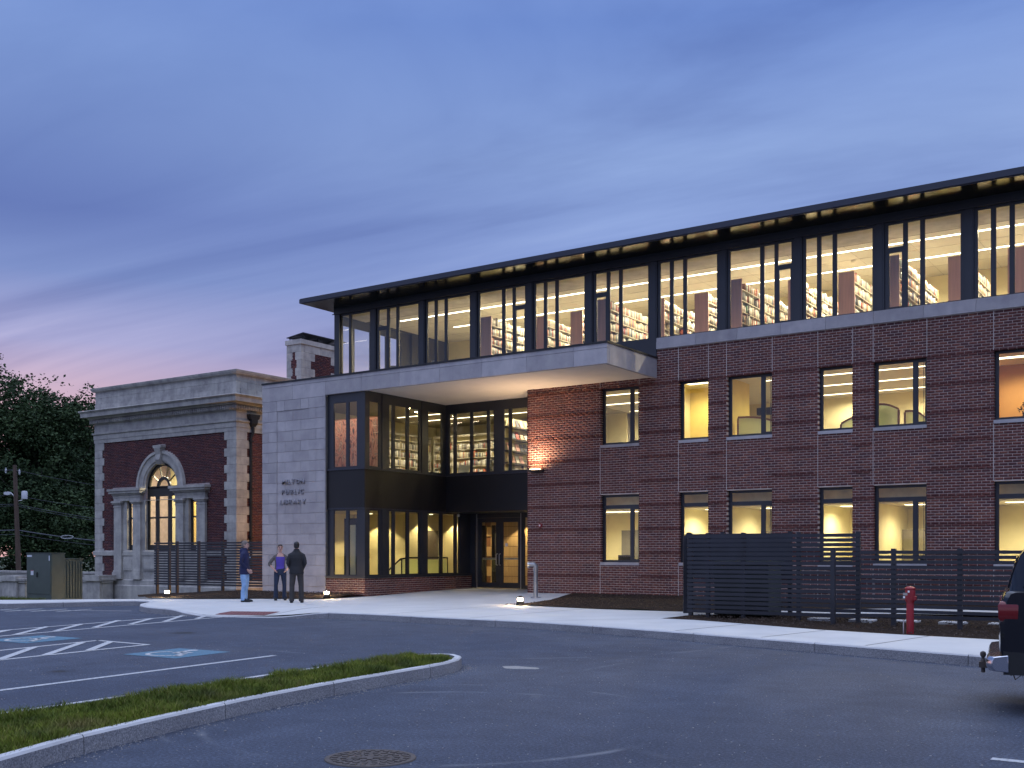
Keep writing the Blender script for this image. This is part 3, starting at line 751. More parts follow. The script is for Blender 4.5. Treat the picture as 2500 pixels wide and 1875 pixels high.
for i, (a, b) in enumerate(OPEN):
    wide = b - a > 1.2
    f = .062
    # first floor up
    z0, z1 = L2Z
    if wide: cells = [(a + f + .02, b - .37, z0 + f, z1 - f), (b - .245, b - f, z0 + f + .03, z1 - f - .02)]
    else: cells = [(a + f + .02, b - f * .5, z0 + f, z1 - f)]
    w = glazing('window', 'Y', .145, 1, a, b, z0, z1, cells, .12)
    mb = MB(); mb.box(a - .01, b + .01, -.028, .15, z0 - .09, z0 - .002); mb.build('sill', STONE, w)
    if wide: mb = MB(); mb.box(b - .115, b - .10, .175, .19, z0 + f, z1 - f); mb.build('casement_bar', DARK, w)
    z0, z1 = L1Z; t = z1 - .415
    if wide: cells = [(a + f + .02, b - .37, z0 + f, t), (b - .245, b - f, z0 + f + .03, t - .03), (a + f + .02, b - f * .6, t + .095, z1 - f)]
    else: cells = [(a + f + .02, b - f * .5, z0 + f, t), (a + f + .02, b - f * .5, t + .095, z1 - f)]
    w = glazing('window', 'Y', .145, 1, a, b, z0, z1, cells, .12)
    mb = MB(); mb.box(a - .01, b + .01, -.028, .15, z0 - .09, z0 - .002); mb.build('sill', STONE, w)
    if wide: mb = MB(); mb.box(b - .115, b - .10, .175, .19, z0 + f, t); mb.build('casement_bar', DARK, w)

# top floor: bays of glass between flat dark piers
PC = [-8.83 + 2.2125 * i for i in range(14)]           # pier centres; the first falls outside and becomes the corner post
KIND = ['A', 'B', 'C', 'D', 'C', 'B', 'C', 'D', 'C', 'B', 'C', 'D', 'C']
G0, G1 = 8.0, 10.21
for i in range(13):
    p0, p1 = PC[i] + .2, PC[i + 1] - .2
    k = KIND[i]; lo = 9.47; hi = 9.60
    if k == 'A':
        p0 = -8.20; cells = [(-8.20, -7.83, G0, G1), (-7.71, p1, G0, G1)]
    elif k == 'B': cells = [(p0 + .03, p0 + .36, G0 + .03, lo), (p0, p0 + .39, hi, G1), (p0 + .50, p0 + .82, G0, G1), (p0 + .93, p1, G0, G1)]
    elif k == 'C': cells = [(p0, p0 + .315, G0, G1), (p0 + .425, p0 + .745, G0, G1), (p0 + .855, p1, G0, G1)]
    else: cells = [(p0, p1 - .91, G0, G1), (p1 - .80, p1 - .49, G0, G1), (p1 - .36, p1 - .03, G0 + .03, lo), (p1 - .39, p1, hi, G1)]
    u0, u1 = (-8.47 if i == 0 else PC[i]), PC[i + 1]
    glazing('window', 'Y', .13, 1, u0, u1, 7.95, 10.27, cells, .13)
    if i: 
        mb = MB(); mb.box(PC[i] - .115, PC[i] + .115, .085, .13, 7.95, 10.27); mb.box(PC[i] - .075, PC[i] + .075, .075, .085, 7.95, 10.27); mb.build('pier_panel', DARK, LIB)
mb = MB(); mb.box(-8.49, -8.23, .07, .13, 7.95, 10.27); mb.build('corner_post', DARK, LIB)
mb = MB(); mb.box(-8.5, XE, .05, .3, 10.27, 10.52); mb.box(-8.56, XE, .03, .05, 10.27, 10.30); mb.build('head_trim', DARK, LIB)
# glazed west end of the top floor
cells = [(.45, .95, G0, 9.95), (1.07, 1.95, G0, 9.95), (2.25, 2.85, G0, 9.95), (2.97, 3.75, G0, 9.95)]
glazing('window', 'X', -8.47, 1, .13, 4.3, 7.95, 10.27, cells, .13)
mb = MB(); mb.box(-8.47, -8.30, 4.3, 9.0, 7.3, 10.5); mb.box(-8.47, -8.3, .26, 4.3, 10.27, 10.5); mb.build('end_wall', DARK, LIB)
# roof plate with a polished soffit
mb = MB(); mb.box(-9.0, XE + .6, -1.2, 9.5, 10.515, 10.66, 0); mb.box(-8.98, XE + .58, -1.17, 9.5, 10.66, 10.685, 1)
rf = mb.build('roof', [FASC, COPE], LIB)
mb = MB()
mb.box(-8.95, XE, -1.14, .05, 10.505, 10.515); mb.box(-8.95, -8.5, .05, 9.4, 10.505, 10.515); mb.build('soffit', SOFM, rf)
mb = MB(); mb.box(-8.9, XE, -1.16, -1.14, 10.49, 10.515); mb.build('drip_edge', FASC, rf)
# flat roof behind the entrance wall and a solid rear
mb = MB(); mb.box(-8.6, XE, 6.8, 9.2, .0, 10.4); mb.build('rear_wall', PLAST, LIB)

# --- pale stone entrance wall and the canopy that runs out of it
FY = -3.05
mb = MB(); mb.box(-8.905, -5.962, FY + .05, -2.90, .0, 6.72); mb.box(-8.905, -8.62, -2.9, 6.8, .0, 6.75); mb.build('wall_core', SHADOWGAP, LIB)
sw = MB(); sw.box(-8.9, -5.97, FY + .045, -2.95, .05, 6.725); sw = sw.build('stone_wall', MORTAR, LIB)
def block(x0, x1, y0, y1, z0, z1, parent, m=STONE, name='stone_block', g=.005, bev=0.):
    mb = MB(); mb.box(x0 + g, x1 - g, y0, y1, z0 + g, z1 - g); return mb.build(name, m, parent, bevel=bev)
ch = .3485; nrow = 18
for r in range(nrow):
    z1 = 6.73 - r * ch; z0 = z1 - ch
    x = -8.909; edges = [x]
    for part, (a, b) in enumerate(((-8.909, -8.20), (-8.20, -6.70), (-6.70, -5.958))):
        rec = part == 1 and r > 0
        st = a
        w = .745; o_ = 0 if r % 2 else .37
        cutsx = [a] + [q for q in np.arange(-8.2 + o_ - w * 3, -5.6, w) if a + .12 < q < b - .12] + [b]
        if part != 1: cutsx = [a, a + (b - a) * (.45 if r % 2 else 1.0), b] if r % 2 else [a, b]
        for p, q in zip(cutsx[:-1], cutsx[1:]):
            if q - p < .02: continue
            block(p, q, FY + (.022 if rec else 0), FY + .16 if q < -5.97 else -2.86, z0, z1, sw)
block(-8.909, -5.958, FY + .012, -2.9, .08, 6.73 - nrow * ch, sw)
# fascia course over wall and canopy
cx = [-8.909, -7.45, -5.95, -4.37, -2.79, -1.2, .38, 1.95, 3.53, 4.604]
can = MB(); can.box(-8.89, 4.58, FY + .05, .0, 6.86, 7.30); can = can.build('canopy', MORTAR, LIB)
for a, b in zip(cx[:-1], cx[1:]): block(a, b, FY, FY + .12, 6.73 if b < -5.9 else 6.765, 7.20, can, name='stone_panel', g=.004); block(a, b, FY + .004, FY + .12, 7.203, 7.335, can, name='stone_panel', g=.004)
for a, b in ((FY + .125, -1.55), (-1.55, 0.0)): 
    mb = MB(); mb.box(4.50, 4.604, a + .004, b - .004, 6.765, 7.335); mb.build('stone_panel', STONE, can)
mb = MB(); mb.box(-8.93, 4.63, FY - .025, .04, 7.335, 7.385); mb.build('coping', COPE, can)
mb = MB(); mb.box(-5.95, 4.50, FY + .12, 2.85, 6.80, 6.86); mb.build('soffit', SOFF, can)
mb = MB(); mb.box(-5.95, 4.50, FY + .12, FY + .20, 6.775, 6.80); mb.box(4.42, 4.50, FY + .2, -.003, 6.775, 6.80); mb.build('soffit_edge', SOFF, can)
mb = MB(); mb.box(-8.6, 4.5, -2.9, 6.8, 7.30, 7.36); mb.build('flat_roof', COPE, LIB)

# raised lettering: three lines on the stone wall
LETM = simple('letter_metal', (.26, .25, .28), .45, .5, var=.05)
def lettering(text, x0, x1, zb, h, y):
    cu = bpy.data.curves.new('t', 'FONT'); ws = []; 
    tmp = []
    for chh in text:
        cu2 = bpy.data.curves.new('letter', 'FONT'); cu2.body = chh; cu2.size = 1.0; cu2.extrude = .0; cu2.offset = .012
        o = bpy.data.objects.new('sign_letter', cu2); COL.objects.link(o); tmp.append(o)
    dg = bpy.context.evaluated_depsgraph_get(); items = []
    for o in tmp:
        me = bpy.data.meshes.new_from_object(o.evaluated_get(dg)); xs_ = [v.co.x for v in me.vertices]; zs_ = [v.co.y for v in me.vertices]
        items.append((me, min(xs_), max(xs_), max(zs_) - min(zs_), min(zs_)))
    for o in tmp: bpy.data.objects.remove(o)
    sc_ = h / items[0][3]; tot = sum((b - a) for _, a, b, _, _ in items) * sc_; gap = ((x1 - x0) - tot) / (len(text) - 1); x = x0
    for me, a, b, _, mn in items:
        bm = bmesh.new(); bm.from_mesh(me)
        bmesh.ops.triangulate(bm, faces=bm.faces[:])
        r = bmesh.ops.extrude_face_region(bm, geom=bm.faces[:])
        for v in r['geom']:
            if isinstance(v, bmesh.types.BMVert): v.co.z += .9
        bmesh.ops.recalc_face_normals(bm, faces=bm.faces[:])
        off = OFF[LIB]
        for v in bm.verts: v.co = Vector((x + (v.co.x - a) * sc_, y - .005 - v.co.z * .035, zb + v.co.y * sc_)) - off
        m2 = bpy.data.meshes.new('sign_letter'); bm.to_mesh(m2); bm.free(); m2.materials.append(LETM)
        o = bpy.data.objects.new('sign_letter', m2); COL.objects.link(o); o.parent = LIB; OFF[o] = off; x += (b - a) * sc_ + gap
lettering('MILTON', -7.94, -6.90, 3.885, .165, FY + .022); lettering('PUBLIC', -7.95, -6.93, 3.545, .165, FY + .022); lettering('LIBRARY', -8.03, -6.84, 3.205, .165, FY + .022)

# --- the dark metal bay beside it: glass, spandrel, glass, brick base
BX, BY, KY = -4.335, -2.92, 1.35
def bay(z0, z1, g0, g1, top):
    glazing('window', 'Y', BY, 1, -5.962, BX, z0, z1, [(-5.69, -5.15, g0, g1), (-5.03, -4.68, g0, g1)], .12)
    cells = [(-2.69, -2.225), (-1.72, -1.56), (-1.42, -.825), (-.68, -.155)] + ([(.35, 1.10)] if top else [(.325, 1.01), (1.17, 1.855), (2.0, 2.12)])
    glazing('window', 'X', BX, -1, BY + .121, KY if top else 2.8, z0, z1, [(a, b, g0, g1) for a, b in cells], .12)
bay(4.32, 6.80, 4.375, 6.475, True); bay(.82, 3.0, .855, 2.955, False)
for za, zb in ((4.32, 6.79), (.82, 3.0)):
    for y in (-1.97, .10): MB().box(BX - .001, BX + .03, y - .13, y + .13, za, zb).build('pier_panel', DARK, LIB)
    MB().box(BX - .25, BX + .02, BY - .02, BY + .18, za, zb).build('corner_post', DARK, LIB)
glazing('window', 'Y', KY, 1, BX, -.002, 4.32, 6.80, [(-4.18, -4.005, 4.375, 6.475), (-3.885, -3.286, 4.375, 6.475), (-3.165, -2.565, 4.375, 6.475), (-2.45, -2.27, 4.375, 6.475), (-1.85, -1.655, 4.375, 6.475), (-1.53, -.90, 4.375, 6.475), (-.78, -.12, 4.375, 6.475)], .12)
mb = MB(); mb.box(-5.962, BX + .02, BY - .03, BY + .1, 3.0, 4.27); mb.box(BX - .1, BX + .02, BY + .1, KY, 3.0, 4.27); mb.box(BX + .02, -.002, KY - .02, KY + .1, 3.0, 4.27)
mb.build('spandrel_panel', simple('spandrel_metal', (.009, .008, .009), .42, spec=.45, var=.3, scale=.8), LIB)
mb = MB()
mb.box(-6.0, BX + .05, BY - .07, BY + .1, 4.27, 4.32); mb.box(BX - .1, BX + .06, BY + .1, KY, 4.27, 4.32); mb.box(BX + .06, -.002, KY - .06, KY + .1, 4.27, 4.32)
mb.box(-5.962, BX + .035, BY - .045, BY + .1, 3.0, 3.035); mb.box(BX - .1, BX + .035, BY + .1, KY, 3.0, 3.035); mb.build('metal_ledge', FASC, LIB)
mb = MB(); mb.box(BX, .0, KY + .1, 3.2, 3.0, 3.06); mb.build('porch_soffit', DARK, LIB)
mb = MB(); mb.box(-5.99, -4.268, -2.992, -2.75, .05, .75); mb.box(-4.5, -4.268, -2.75, 2.78, .05, .75); bb = mb.build('base_wall', MORTAR, LIB)
brick_field(bb, 'Y', -3.0, -1, [(-5.99, -4.26, .03, .75)], lambda z: [], .03, .0717, .2032, [BRICK], None, .08)
brick_field(bb, 'X', -4.26, 1, [(-3.0, 2.8, .03, .75)], lambda z: [], .03, .0717, .2032, [BRICK], None, .08)
mb = MB(); mb.box(-6.02, -4.23, -3.03, -2.8, .75, .82); mb.box(-4.45, -4.23, -2.8, 2.83, .75, .82); mb.build('base_coping', DARK, LIB)

# --- entrance doors in the recess
DY = 2.8
glazing('sidelight', 'Y', DY, 1, BX, -4.04, .30, 3.0, [(-4.115, -4.07, .50, 2.55)], .12)
glazing('sidelight', 'Y', DY, 1, -2.10, -.002, .30, 3.0, [(-1.97, -1.30, .42, 2.83), (-1.2, -.1, .42, 2.83)], .12)
for a, b, hs in ((-4.02, -3.075, 1), (-3.065, -2.12, -1)):
    ga, gb = (-3.84, -3.20) if hs > 0 else (-2.885, -2.25)
    d_ = glazing('door', 'Y', DY + .03, 1, a, b, .31, 2.83, [(ga, gb, .50, 2.68)], .05, parent=LIB)
    x = -3.135 if hs > 0 else -3.005
    mb = MB(); mb.tube([(x, DY + .03, 1.13), (x - .0, DY - .05, 1.14), (x, DY - .06, 1.17), (x, DY - .06, 1.50), (x, DY - .05, 1.53), (x, DY + .03, 1.54)], .014, 8); mb.build('pull_handle', SILVER, d_, smooth=True)
    mb = MB(); mb.box(ga, gb, DY + .085, DY + .11, 1.33, 1.40); mb.build('push_bar', SILVER, d_)
mb = MB(); mb.box(-4.045, -4.02, DY - .03, DY + .02, .30, 2.98); mb.box(-2.118, -2.095, DY - .03, DY + .02, .30, 2.98); mb.build('silver_jamb', SILVER, LIB)
mb = MB(); mb.box(-4.02, -2.12, DY + .005, DY + .11, 2.835, 3.0); mb.build('door_head', DARK, LIB)
mb = MB(); mb.box(-2.80, -2.70, DY + .02, DY + .028, 1.80, 1.92); mb.build('door_notice', WHITE, LIB)

# --- floors, ceilings and inner walls of the wing
def room(name, x0, x1, y0, y1, z0, z1, mats, sides='lrb'):
    """floor, ceiling and the walls named in sides (left, right, back), each its own part"""
    fl, ce, wa = mats
    mb = MB(); mb.box(x0, x1, y0, y1, z0 - .12, z0); mb.build('floor', fl, LIB)
    mb = MB(); mb.box(x0, x1, y0, y1, z1, z1 + .08); mb.build('ceiling', ce, LIB)
    mb = MB()
    if 'l' in sides: mb.box(x0 - .06, x0, y0, y1, z0, z1)
    if 'r' in sides: mb.box(x1, x1 + .06, y0, y1, z0, z1)
    if 'b' in sides: mb.box(x0, x1, y1, y1 + .06, z0, z1)
    mb.build('inner_wall', wa, LIB)
room('top', -8.3, XE - .1, .28, 6.7, 7.55, 10.3, (CARP, CEIL, CREAM), 'rb')
mb = MB(); mb.box(-8.3, XE - .1, .28, 1.55, 10.24, 10.299); mb.build('ceiling_edge', simple('ceiling_edge_dimmed', (.60, .57, .52), .9), LIB)  # greyer than the ceiling: weaker light on the bulkhead put into its colour
mb = MB(); mb.box(-8.3, XE - .1, 1.60, 1.74, 10.285, 10.299); mb.build('ceiling_shadow_line', SHADOWGAP, LIB)  # flat dark strip painted in as the shadow line at the bulkhead edge
for k in range(17):
    x = -7.0 + k * 1.66; MB().box(x, x + .018, 1.76, 6.7, 10.294, 10.2995).build('ceiling_joint', MATS['ceiling_edge_dimmed'], LIB)
for y in (3.3, 5.4): MB().box(-8.2, XE - .2, y, y + .016, 10.294, 10.2995).build('ceiling_joint', MATS['ceiling_edge_dimmed'], LIB)
for x, y in ((-3.2, 3.2), (2.9, 3.1), (9.4, 3.4), (12.3, 5.6), (6.1, 5.3)):
    t = thing('smoke_detector', (x, y, 10.28), 'small round detector on the top floor ceiling between the light lines', 'smoke detector', 'detectors on the top floor ceiling')
    mb = MB(); mb.lathe((x, y, 10.24), [(.05, 0), (.07, .02), (.07, .055)], 12); mb.build('housing', PLAST, t, smooth='auto')
room('l2', .35, XE - .1, .33, 6.7, 3.9, 6.72, (CARP, CEIL, CREAM), 'rb')
room('l1', .35, XE - .1, .33, 4.2, .32, 3.40, (CARP, CEIL, CREAM), 'lrb')
mb = MB(); mb.box(.36, XE - .1, .75, 4.2, 2.92, 2.99); mb.build('ceiling', CEIL, LIB)
mb = MB(); mb.box(.36, XE - .1, .70, .75, 2.92, 3.40); mb.build('ceiling_edge', simple('ceiling_edge_grey', (.74, .66, .40), .9), LIB)
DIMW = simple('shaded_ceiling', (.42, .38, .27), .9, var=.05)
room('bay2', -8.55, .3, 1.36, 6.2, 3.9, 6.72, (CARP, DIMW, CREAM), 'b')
mb = MB(); mb.box(-8.55, BX - .13, -2.78, 1.36, 3.78, 3.9); mb.build('floor', CARP, LIB)
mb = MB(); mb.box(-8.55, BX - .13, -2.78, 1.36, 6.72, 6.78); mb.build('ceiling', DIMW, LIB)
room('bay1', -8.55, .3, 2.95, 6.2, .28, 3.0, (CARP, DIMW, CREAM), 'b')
mb = MB(); mb.box(-8.55, BX - .13, -2.78, 2.95, .16, .28); mb.build('floor', CARP, LIB)
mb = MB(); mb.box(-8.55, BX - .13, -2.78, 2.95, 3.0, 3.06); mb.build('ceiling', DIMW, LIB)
mb = MB(); mb.box(-8.6, -8.56, -2.78, 6.2, .28, 6.75); mb.box(-5.97, -5.962, -2.85, -2.78, .28, 6.7); mb.build('inner_wall', CREAM, LIB)
mb = MB(); mb.box(-8.55, -6.0, 1.2, 1.3, .28, 3.0); mb.box(-6.25, -6.15, 1.3, 6.2, .28, 3.0); mb.build('inner_wall', CREAM, LIB)
# upper rooms split by partitions
mb = MB(); mb.box(4.55, 4.62, .9, 6.7, 3.9, 6.72); mb.build('inner_wall', CREAM, LIB)
mb = MB(); mb.box(4.62, 6.55, 2.3, 2.38, 3.9, 6.72); mb.box(6.5, 6.55, 1.0, 2.3, 3.9, 6.72); mb.build('inner_wall', YELLOW, LIB)
mb = MB(); mb.box(12.75, 12.82, .33, 6.7, 3.9, 6.72); mb.box(12.82, XE - .1, 3.2, 3.26, 3.9, 6.72); mb.build('inner_wall', ORANGE, LIB)
mb = MB()
for x in (4.65, 6.5, 9.0, 10.7, 13.2): mb.box(x, x + .08, .75, 4.2, .32, 2.92)
mb.build('inner_wall', CREAM, LIB)

# ------------------------------------------------------------------ lights and furniture inside
WARM = (1.0, .86, .57)
def strip(name, x0, x1, y, z, w, m, label, group=None, axis='X', watt=None, gap=2.4):
    t = thing(name, ((x0 + x1) / 2, y, z), label, 'ceiling light', group)
    if watt:
        n = max(1, round((x1 - x0) / gap))
        for k in range(n):
            l_ = bpy.data.lights.new('bulb', 'SPOT'); l_.energy = watt; l_.color = WARM; l_.spot_size = R(165); l_.spot_blend = .6; l_.shadow_soft_size = 0.
            o = bpy.data.objects.new('bulb', l_); COL.objects.link(o); o.parent = t; o.location = (x0 + (k + .5) * (x1 - x0) / n - (x0 + x1) / 2, 0, -.03)
    mb = MB()
    if axis == 'X': mb.box(x0, x1, y - w / 2, y + w / 2, z - .012, z - .002)
    else: mb.box(y - w / 2, y + w / 2, x0, x1, z - .012, z - .002)
    mb.build('diffuser', m, t)
    mb = MB()
    if axis == 'X': mb.box(x0 - .02, x1 + .02, y - w / 2 - .02, y + w / 2 + .02, z - .002, z + .03)
    else: mb.box(y - w / 2 - .02, y + w / 2 + .02, x0 - .02, x1 + .02, z - .002, z + .03)
    mb.build('housing', CEIL, t); return t
strip('linear_light', -7.2, XE - .5, 2.3, 10.295, .10, LAMP, 'upper of the two unbroken lines of light across the top floor ceiling', watt=430)
strip('linear_light', -6.2, XE - .5, 4.3, 10.295, .10, LAMP, 'lower of the two unbroken lines of light across the top floor ceiling', watt=430)
for y, s in ((2.0, 'nearest the windows'), (3.95, 'in the middle of the three'), (5.9, 'deepest in the room')):
    strip('linear_light', .6, 4.4, y, 6.72, .09, LAMP2, f'thin ceiling light line of the room beside the entrance, {s}', watt=130)
    strip('linear_light', 7.1, 12.6, y, 6.72, .09, LAMP2, f'long ceiling light line over the curved study screens, {s}', watt=150)
strip('panel_light', 5.0, 6.1, 1.3, 6.72, .3, PANEL, 'assumed ceiling panel light in the small yellow-walled room', watt=170)  # unseen lamp, assumed to light the yellow walls
strip('panel_light', 13.6, 14.9, 1.9, 6.72, .22, LAMP2, 'rectangular ceiling light in the orange room at the right edge', watt=190)
for x0, x1, s in ((1.2, 3.9, 'the ground floor room beside the entrance'), (5.2, 6.1, 'the narrow ground floor room with plain cream wall'), (7.0, 8.6, 'the ground floor office behind the tall fence'), (9.4, 10.4, 'the narrow ground floor room with a glowing wall'), (11.2, 12.8, 'the ground floor office with wide glazed partition'), (13.8, 16, 'the ground floor room at the right edge')):
    strip('panel_light', x0, x1, 2.3, 2.92, .34, PANEL, f'assumed ceiling panel light in {s}', watt=200, gap=1.4)  # lamps not clearly visible, assumed to light the ground floor rooms
strip('mural_fill_strip', -7.9, -4.7, -2.45, 6.72, .10, emit('mural_fill', (1, .80, .58), 26), 'added fill strip along the ceiling, brightening the salmon mural')  # unseen lamp, added only to brighten the mural
for y in (2.6, 4.0): strip('linear_light', -7.6, -.4, y, 6.72, .07, LAMP2, 'dim ceiling light line in the book corner above the entrance', 'light lines in the book corner', watt=130)
for x, y in ((-5.2, -1.9), (-5.0, .1), (-5.4, 1.0)):
    t = thing('downlight', (x, y, 6.66), 'small bright downlight behind the corner windows above the entrance', 'ceiling light', 'downlights in the book corner')
    mb = MB(); mb.lathe((x, y, 6.60), [(.05, 0), (.06, .02), (.06, .12)], 12); mb.build('can', WHITE, t, smooth='auto')
    mb = MB(); mb.lathe((x, y, 6.592), [(.045, 0), (.045, .006)], 12); mb.build('lens', SPOT, t)
for x, y in ((-5.75, 2.3), (-5.75, 4.4), (-7.2, .6), (-3.2, 4.3), (-7.0, 2.6), (-6.6, -.6)):  # unseen lamps, assumed from the scallops of light on the lobby wall
    t = thing('downlight', (x, y, 2.98), 'assumed recessed downlight in the ground floor lobby behind the glass', 'ceiling light', 'assumed downlights in the lobby')
    mb = MB(); mb.lathe((x, y, 2.985), [(.07, 0), (.07, .012)], 14); mb.build('lens', MATS['lamp_panel'], t)
    l_ = bpy.data.lights.new('bulb', 'SPOT'); l_.energy = 150; l_.color = (1, .78, .40); l_.spot_size = R(112); l_.spot_blend = .25; l_.shadow_soft_size = 0.
    o = bpy.data.objects.new('bulb', l_); COL.objects.link(o); o.parent = t; o.location = (0, 0, -.02)

# the book stacks on the top floor: end panel, shelves and divider; books stand on every shelf
BOOKC = [('red', (.42, .05, .035)), ('cream', (.72, .68, .56)), ('dark blue', (.10, .13, .26)), ('white', (.78, .76, .70)), ('black', (.07, .065, .065)), ('brown', (.30, .17, .09)), ('grey', (.45, .44, .42)), ('orange', (.58, .22, .07)), ('green', (.13, .24, .15)), ('tan', (.56, .44, .26))]
BM = [solid('book_' + n.replace(' ', '_'), c) for n, c in BOOKC]
ALLB = []; ALLM = []
def fill_books(plane, face, u0, u1, z, hmax, dep, sgn, empt=.09, where=''):
    """books along u on a shelf whose front is at face; sgn points out of the shelf"""
    u = u0 + .01
    while u < u1 - .05:
        if random.random() < empt: u += random.uniform(.08, .30); continue
        run = random.randint(3, 12); hh = random.uniform(.62, .92) * hmax
        for _ in range(run):
            w = random.uniform(.018, .052); h = min(hmax * .97, hh * random.uniform(.84, 1.08)); d = random.uniform(.7, 1.) * dep
            if u + w > u1 - .01: break
            a, b = sorted((face - sgn * random.uniform(.005, .03), face - sgn * d))
            ALLB.append((u, u + w, a, b, z, z + h) if plane == 'Y' else (a, b, u, u + w, z, z + h)); ALLM.append(where); u += w + .002
SHELFN = ['top', 'second', 'third', 'fourth', 'fifth', 'sixth']
ORD = ['first', 'second', 'third', 'fourth', 'fifth', 'sixth', 'seventh', 'eighth', 'ninth', 'tenth', 'eleventh', 'twelfth', 'thirteenth', 'fourteenth', 'fifteenth']
for i in range(14):
    x = -2.25 + 1.49 * i; long_ = i % 3 == 0
    y0 = .85 if long_ else 1.85; y1 = 5.35; top = 9.585
    lab = f'{ORD[i]} top-floor book stack from the left, ' + ('pinkish end panel close to the glass' if long_ else 'pinkish end panel set back from the glass')
    t = thing('book_stack', (x, y0, 7.55), lab, 'bookcase', 'book stacks on the top floor')
    wd = .23
    mb = MB(); mb.box(x - wd, x + wd, y0, y0 + .03, 7.55, top); mb.build('end_panel', WOODP, t)
    mb = MB(); mb.box(x - wd, x + wd, y1, y1 + .03, 7.55, top - .04); mb.build('end_panel', WOODL, t)
    mb = MB(); mb.box(x - .01, x + .01, y0 + .03, y1, 7.55, 9.50)
    mb.build('divider', SHELFM, t)
    for r in range(6):
        z = 7.66 + .325 * r
        mb = MB(); mb.box(x - wd, x + wd, y0 + .03, y1, z - .02, z); mb.build('shelf', SHELFM, t)
        if r >= 1: fill_books('X', x + wd, y0 + .05, y1 - .02, z, .30, .2, 1, where=f'{SHELFN[5 - r]} shelf of the {ORD[i]} top-floor stack from the left')
    mb = MB(); k = 1
    while y0 + k * .92 < y1 - .2:
        yy = y0 + k * .92; mb.box(x + .01, x + wd - .01, yy - .008, yy + .008, 7.55, 9.45); k += 1
    mb.build('upright', SHELFM, t)
def bookcase(label, plane, face, u0, u1, sgn, z0, rows, pitch, dep=.26, m=SHELFM, books=True, top_gap=.4):
    c = ((u0 + u1) / 2, face, z0) if plane == 'Y' else (face, (u0 + u1) / 2, z0)
    t = thing('bookcase', c, label, 'bookcase')
    def B(mb, a, b, d0, d1, za, zb):
        lo, hi = sorted((face - sgn * d0, face - sgn * d1))
        if plane == 'Y': mb.box(a, b, lo, hi, za, zb)
        else: mb.box(lo, hi, a, b, za, zb)
    H = rows * pitch + top_gap
    mb = MB(); B(mb, u0, u1, dep, dep + .02, z0, z0 + H); mb.build('back_panel', CREAM, t)
    for k in range(rows + 1):
        mb = MB(); B(mb, u0, u1, 0, dep, z0 + k * pitch - .022, z0 + k * pitch); mb.build('shelf', m, t)
        if books and k < rows: fill_books(plane, face, u0, u1, z0 + k * pitch, pitch - .06, dep - .03, sgn, .07, where=f'{SHELFN[rows - 1 - k]} shelf of the {label[:label.index("bookcase") + 8]} above the entrance')
    mb = MB(); B(mb, u0, u1, -.03, dep, z0 + H - .07, z0 + H); mb.build('canopy_top', m, t)
    n = max(1, round((u1 - u0) / .92)); mb = MB()
    for q in range(n + 1):
        u = u0 + (u1 - u0) * q / n; B(mb, u - .012, u + .012, .0, dep, z0, z0 + H - .07)
    mb.build('upright', m, t); return t
bookcase('wall bookcase seen through the side windows of the dark bay', 'X', -8.2, -2.4, 5.4, 1, 3.98, 6, .335, top_gap=.25)
bookcase('wall bookcase across the back of the book corner above the doors', 'Y', 5.2, -7.9, -.6, -1, 3.98, 6, .335, top_gap=.25)
bookcase('low bookcase standing inside the corner windows above the doors', 'Y', 3.1, -3.6, -2.2, -1, 3.95, 3, .30, top_gap=.05)
# sloping magazine display by the brick corner
t = thing('magazine_rack', (-2.2, 3.4, 3.9), 'tall magazine display with dark shelves behind the window next to the brick', 'magazine rack')
mb = MB(); mb.box(-2.36, -2.30, 1.9, 5.0, 3.9, 6.3); mb.build('back_panel', CREAM, t)
MAG = [solid('mag_%d' % i, c) for i, c in enumerate([(.5, .12, .1), (.7, .66, .6), (.2, .24, .3), (.66, .5, .34), (.12, .12, .14), (.72, .42, .38)])]
for r in range(5):
    z = 4.30 + r * .42
    mb = MB(); mb.box(-2.30, -2.06, 1.9, 5.0, z - .05, z); mb.build('shelf', SHELFD, t)
    for k in range(11):
        y = 2.0 + k * .27
        if random.random() < .15: continue
        mb = MB(); mb.obox((-2.16, y + .1, z + .145), (0, 1, 0), (.94, 0, .34), (-.34, 0, .94), .1, .006, .14)
        o = mb.build('magazine', random.choice(MAG)); tag(o, f'magazine facing out on the {["lowest", "second lowest", "middle", "second highest", "highest"][r]} shelf of the magazine display', 'magazine', 'magazines on the display')
B_ = np.array(ALLB); mid = np.stack([(B_[:, 0] + B_[:, 1]) / 2, (B_[:, 2] + B_[:, 3]) / 2, (B_[:, 4] + B_[:, 5]) / 2], 1)
dist_ = np.linalg.norm(mid - CAMP, axis=1)
hid = (mid[:, 0] > 14.3) | ((mid[:, 2] > 7.5) & (mid[:, 2] < 8.2)) | ((mid[:, 2] < 7) & (mid[:, 2] < 4.4)) | ((mid[:, 2] > 7.5) & (mid[:, 1] > 3.4))
order = np.argsort(dist_ + 1e3 * hid + 8 * rng.random(len(mid))); pick = order[:300]
bmesh_cache = {}
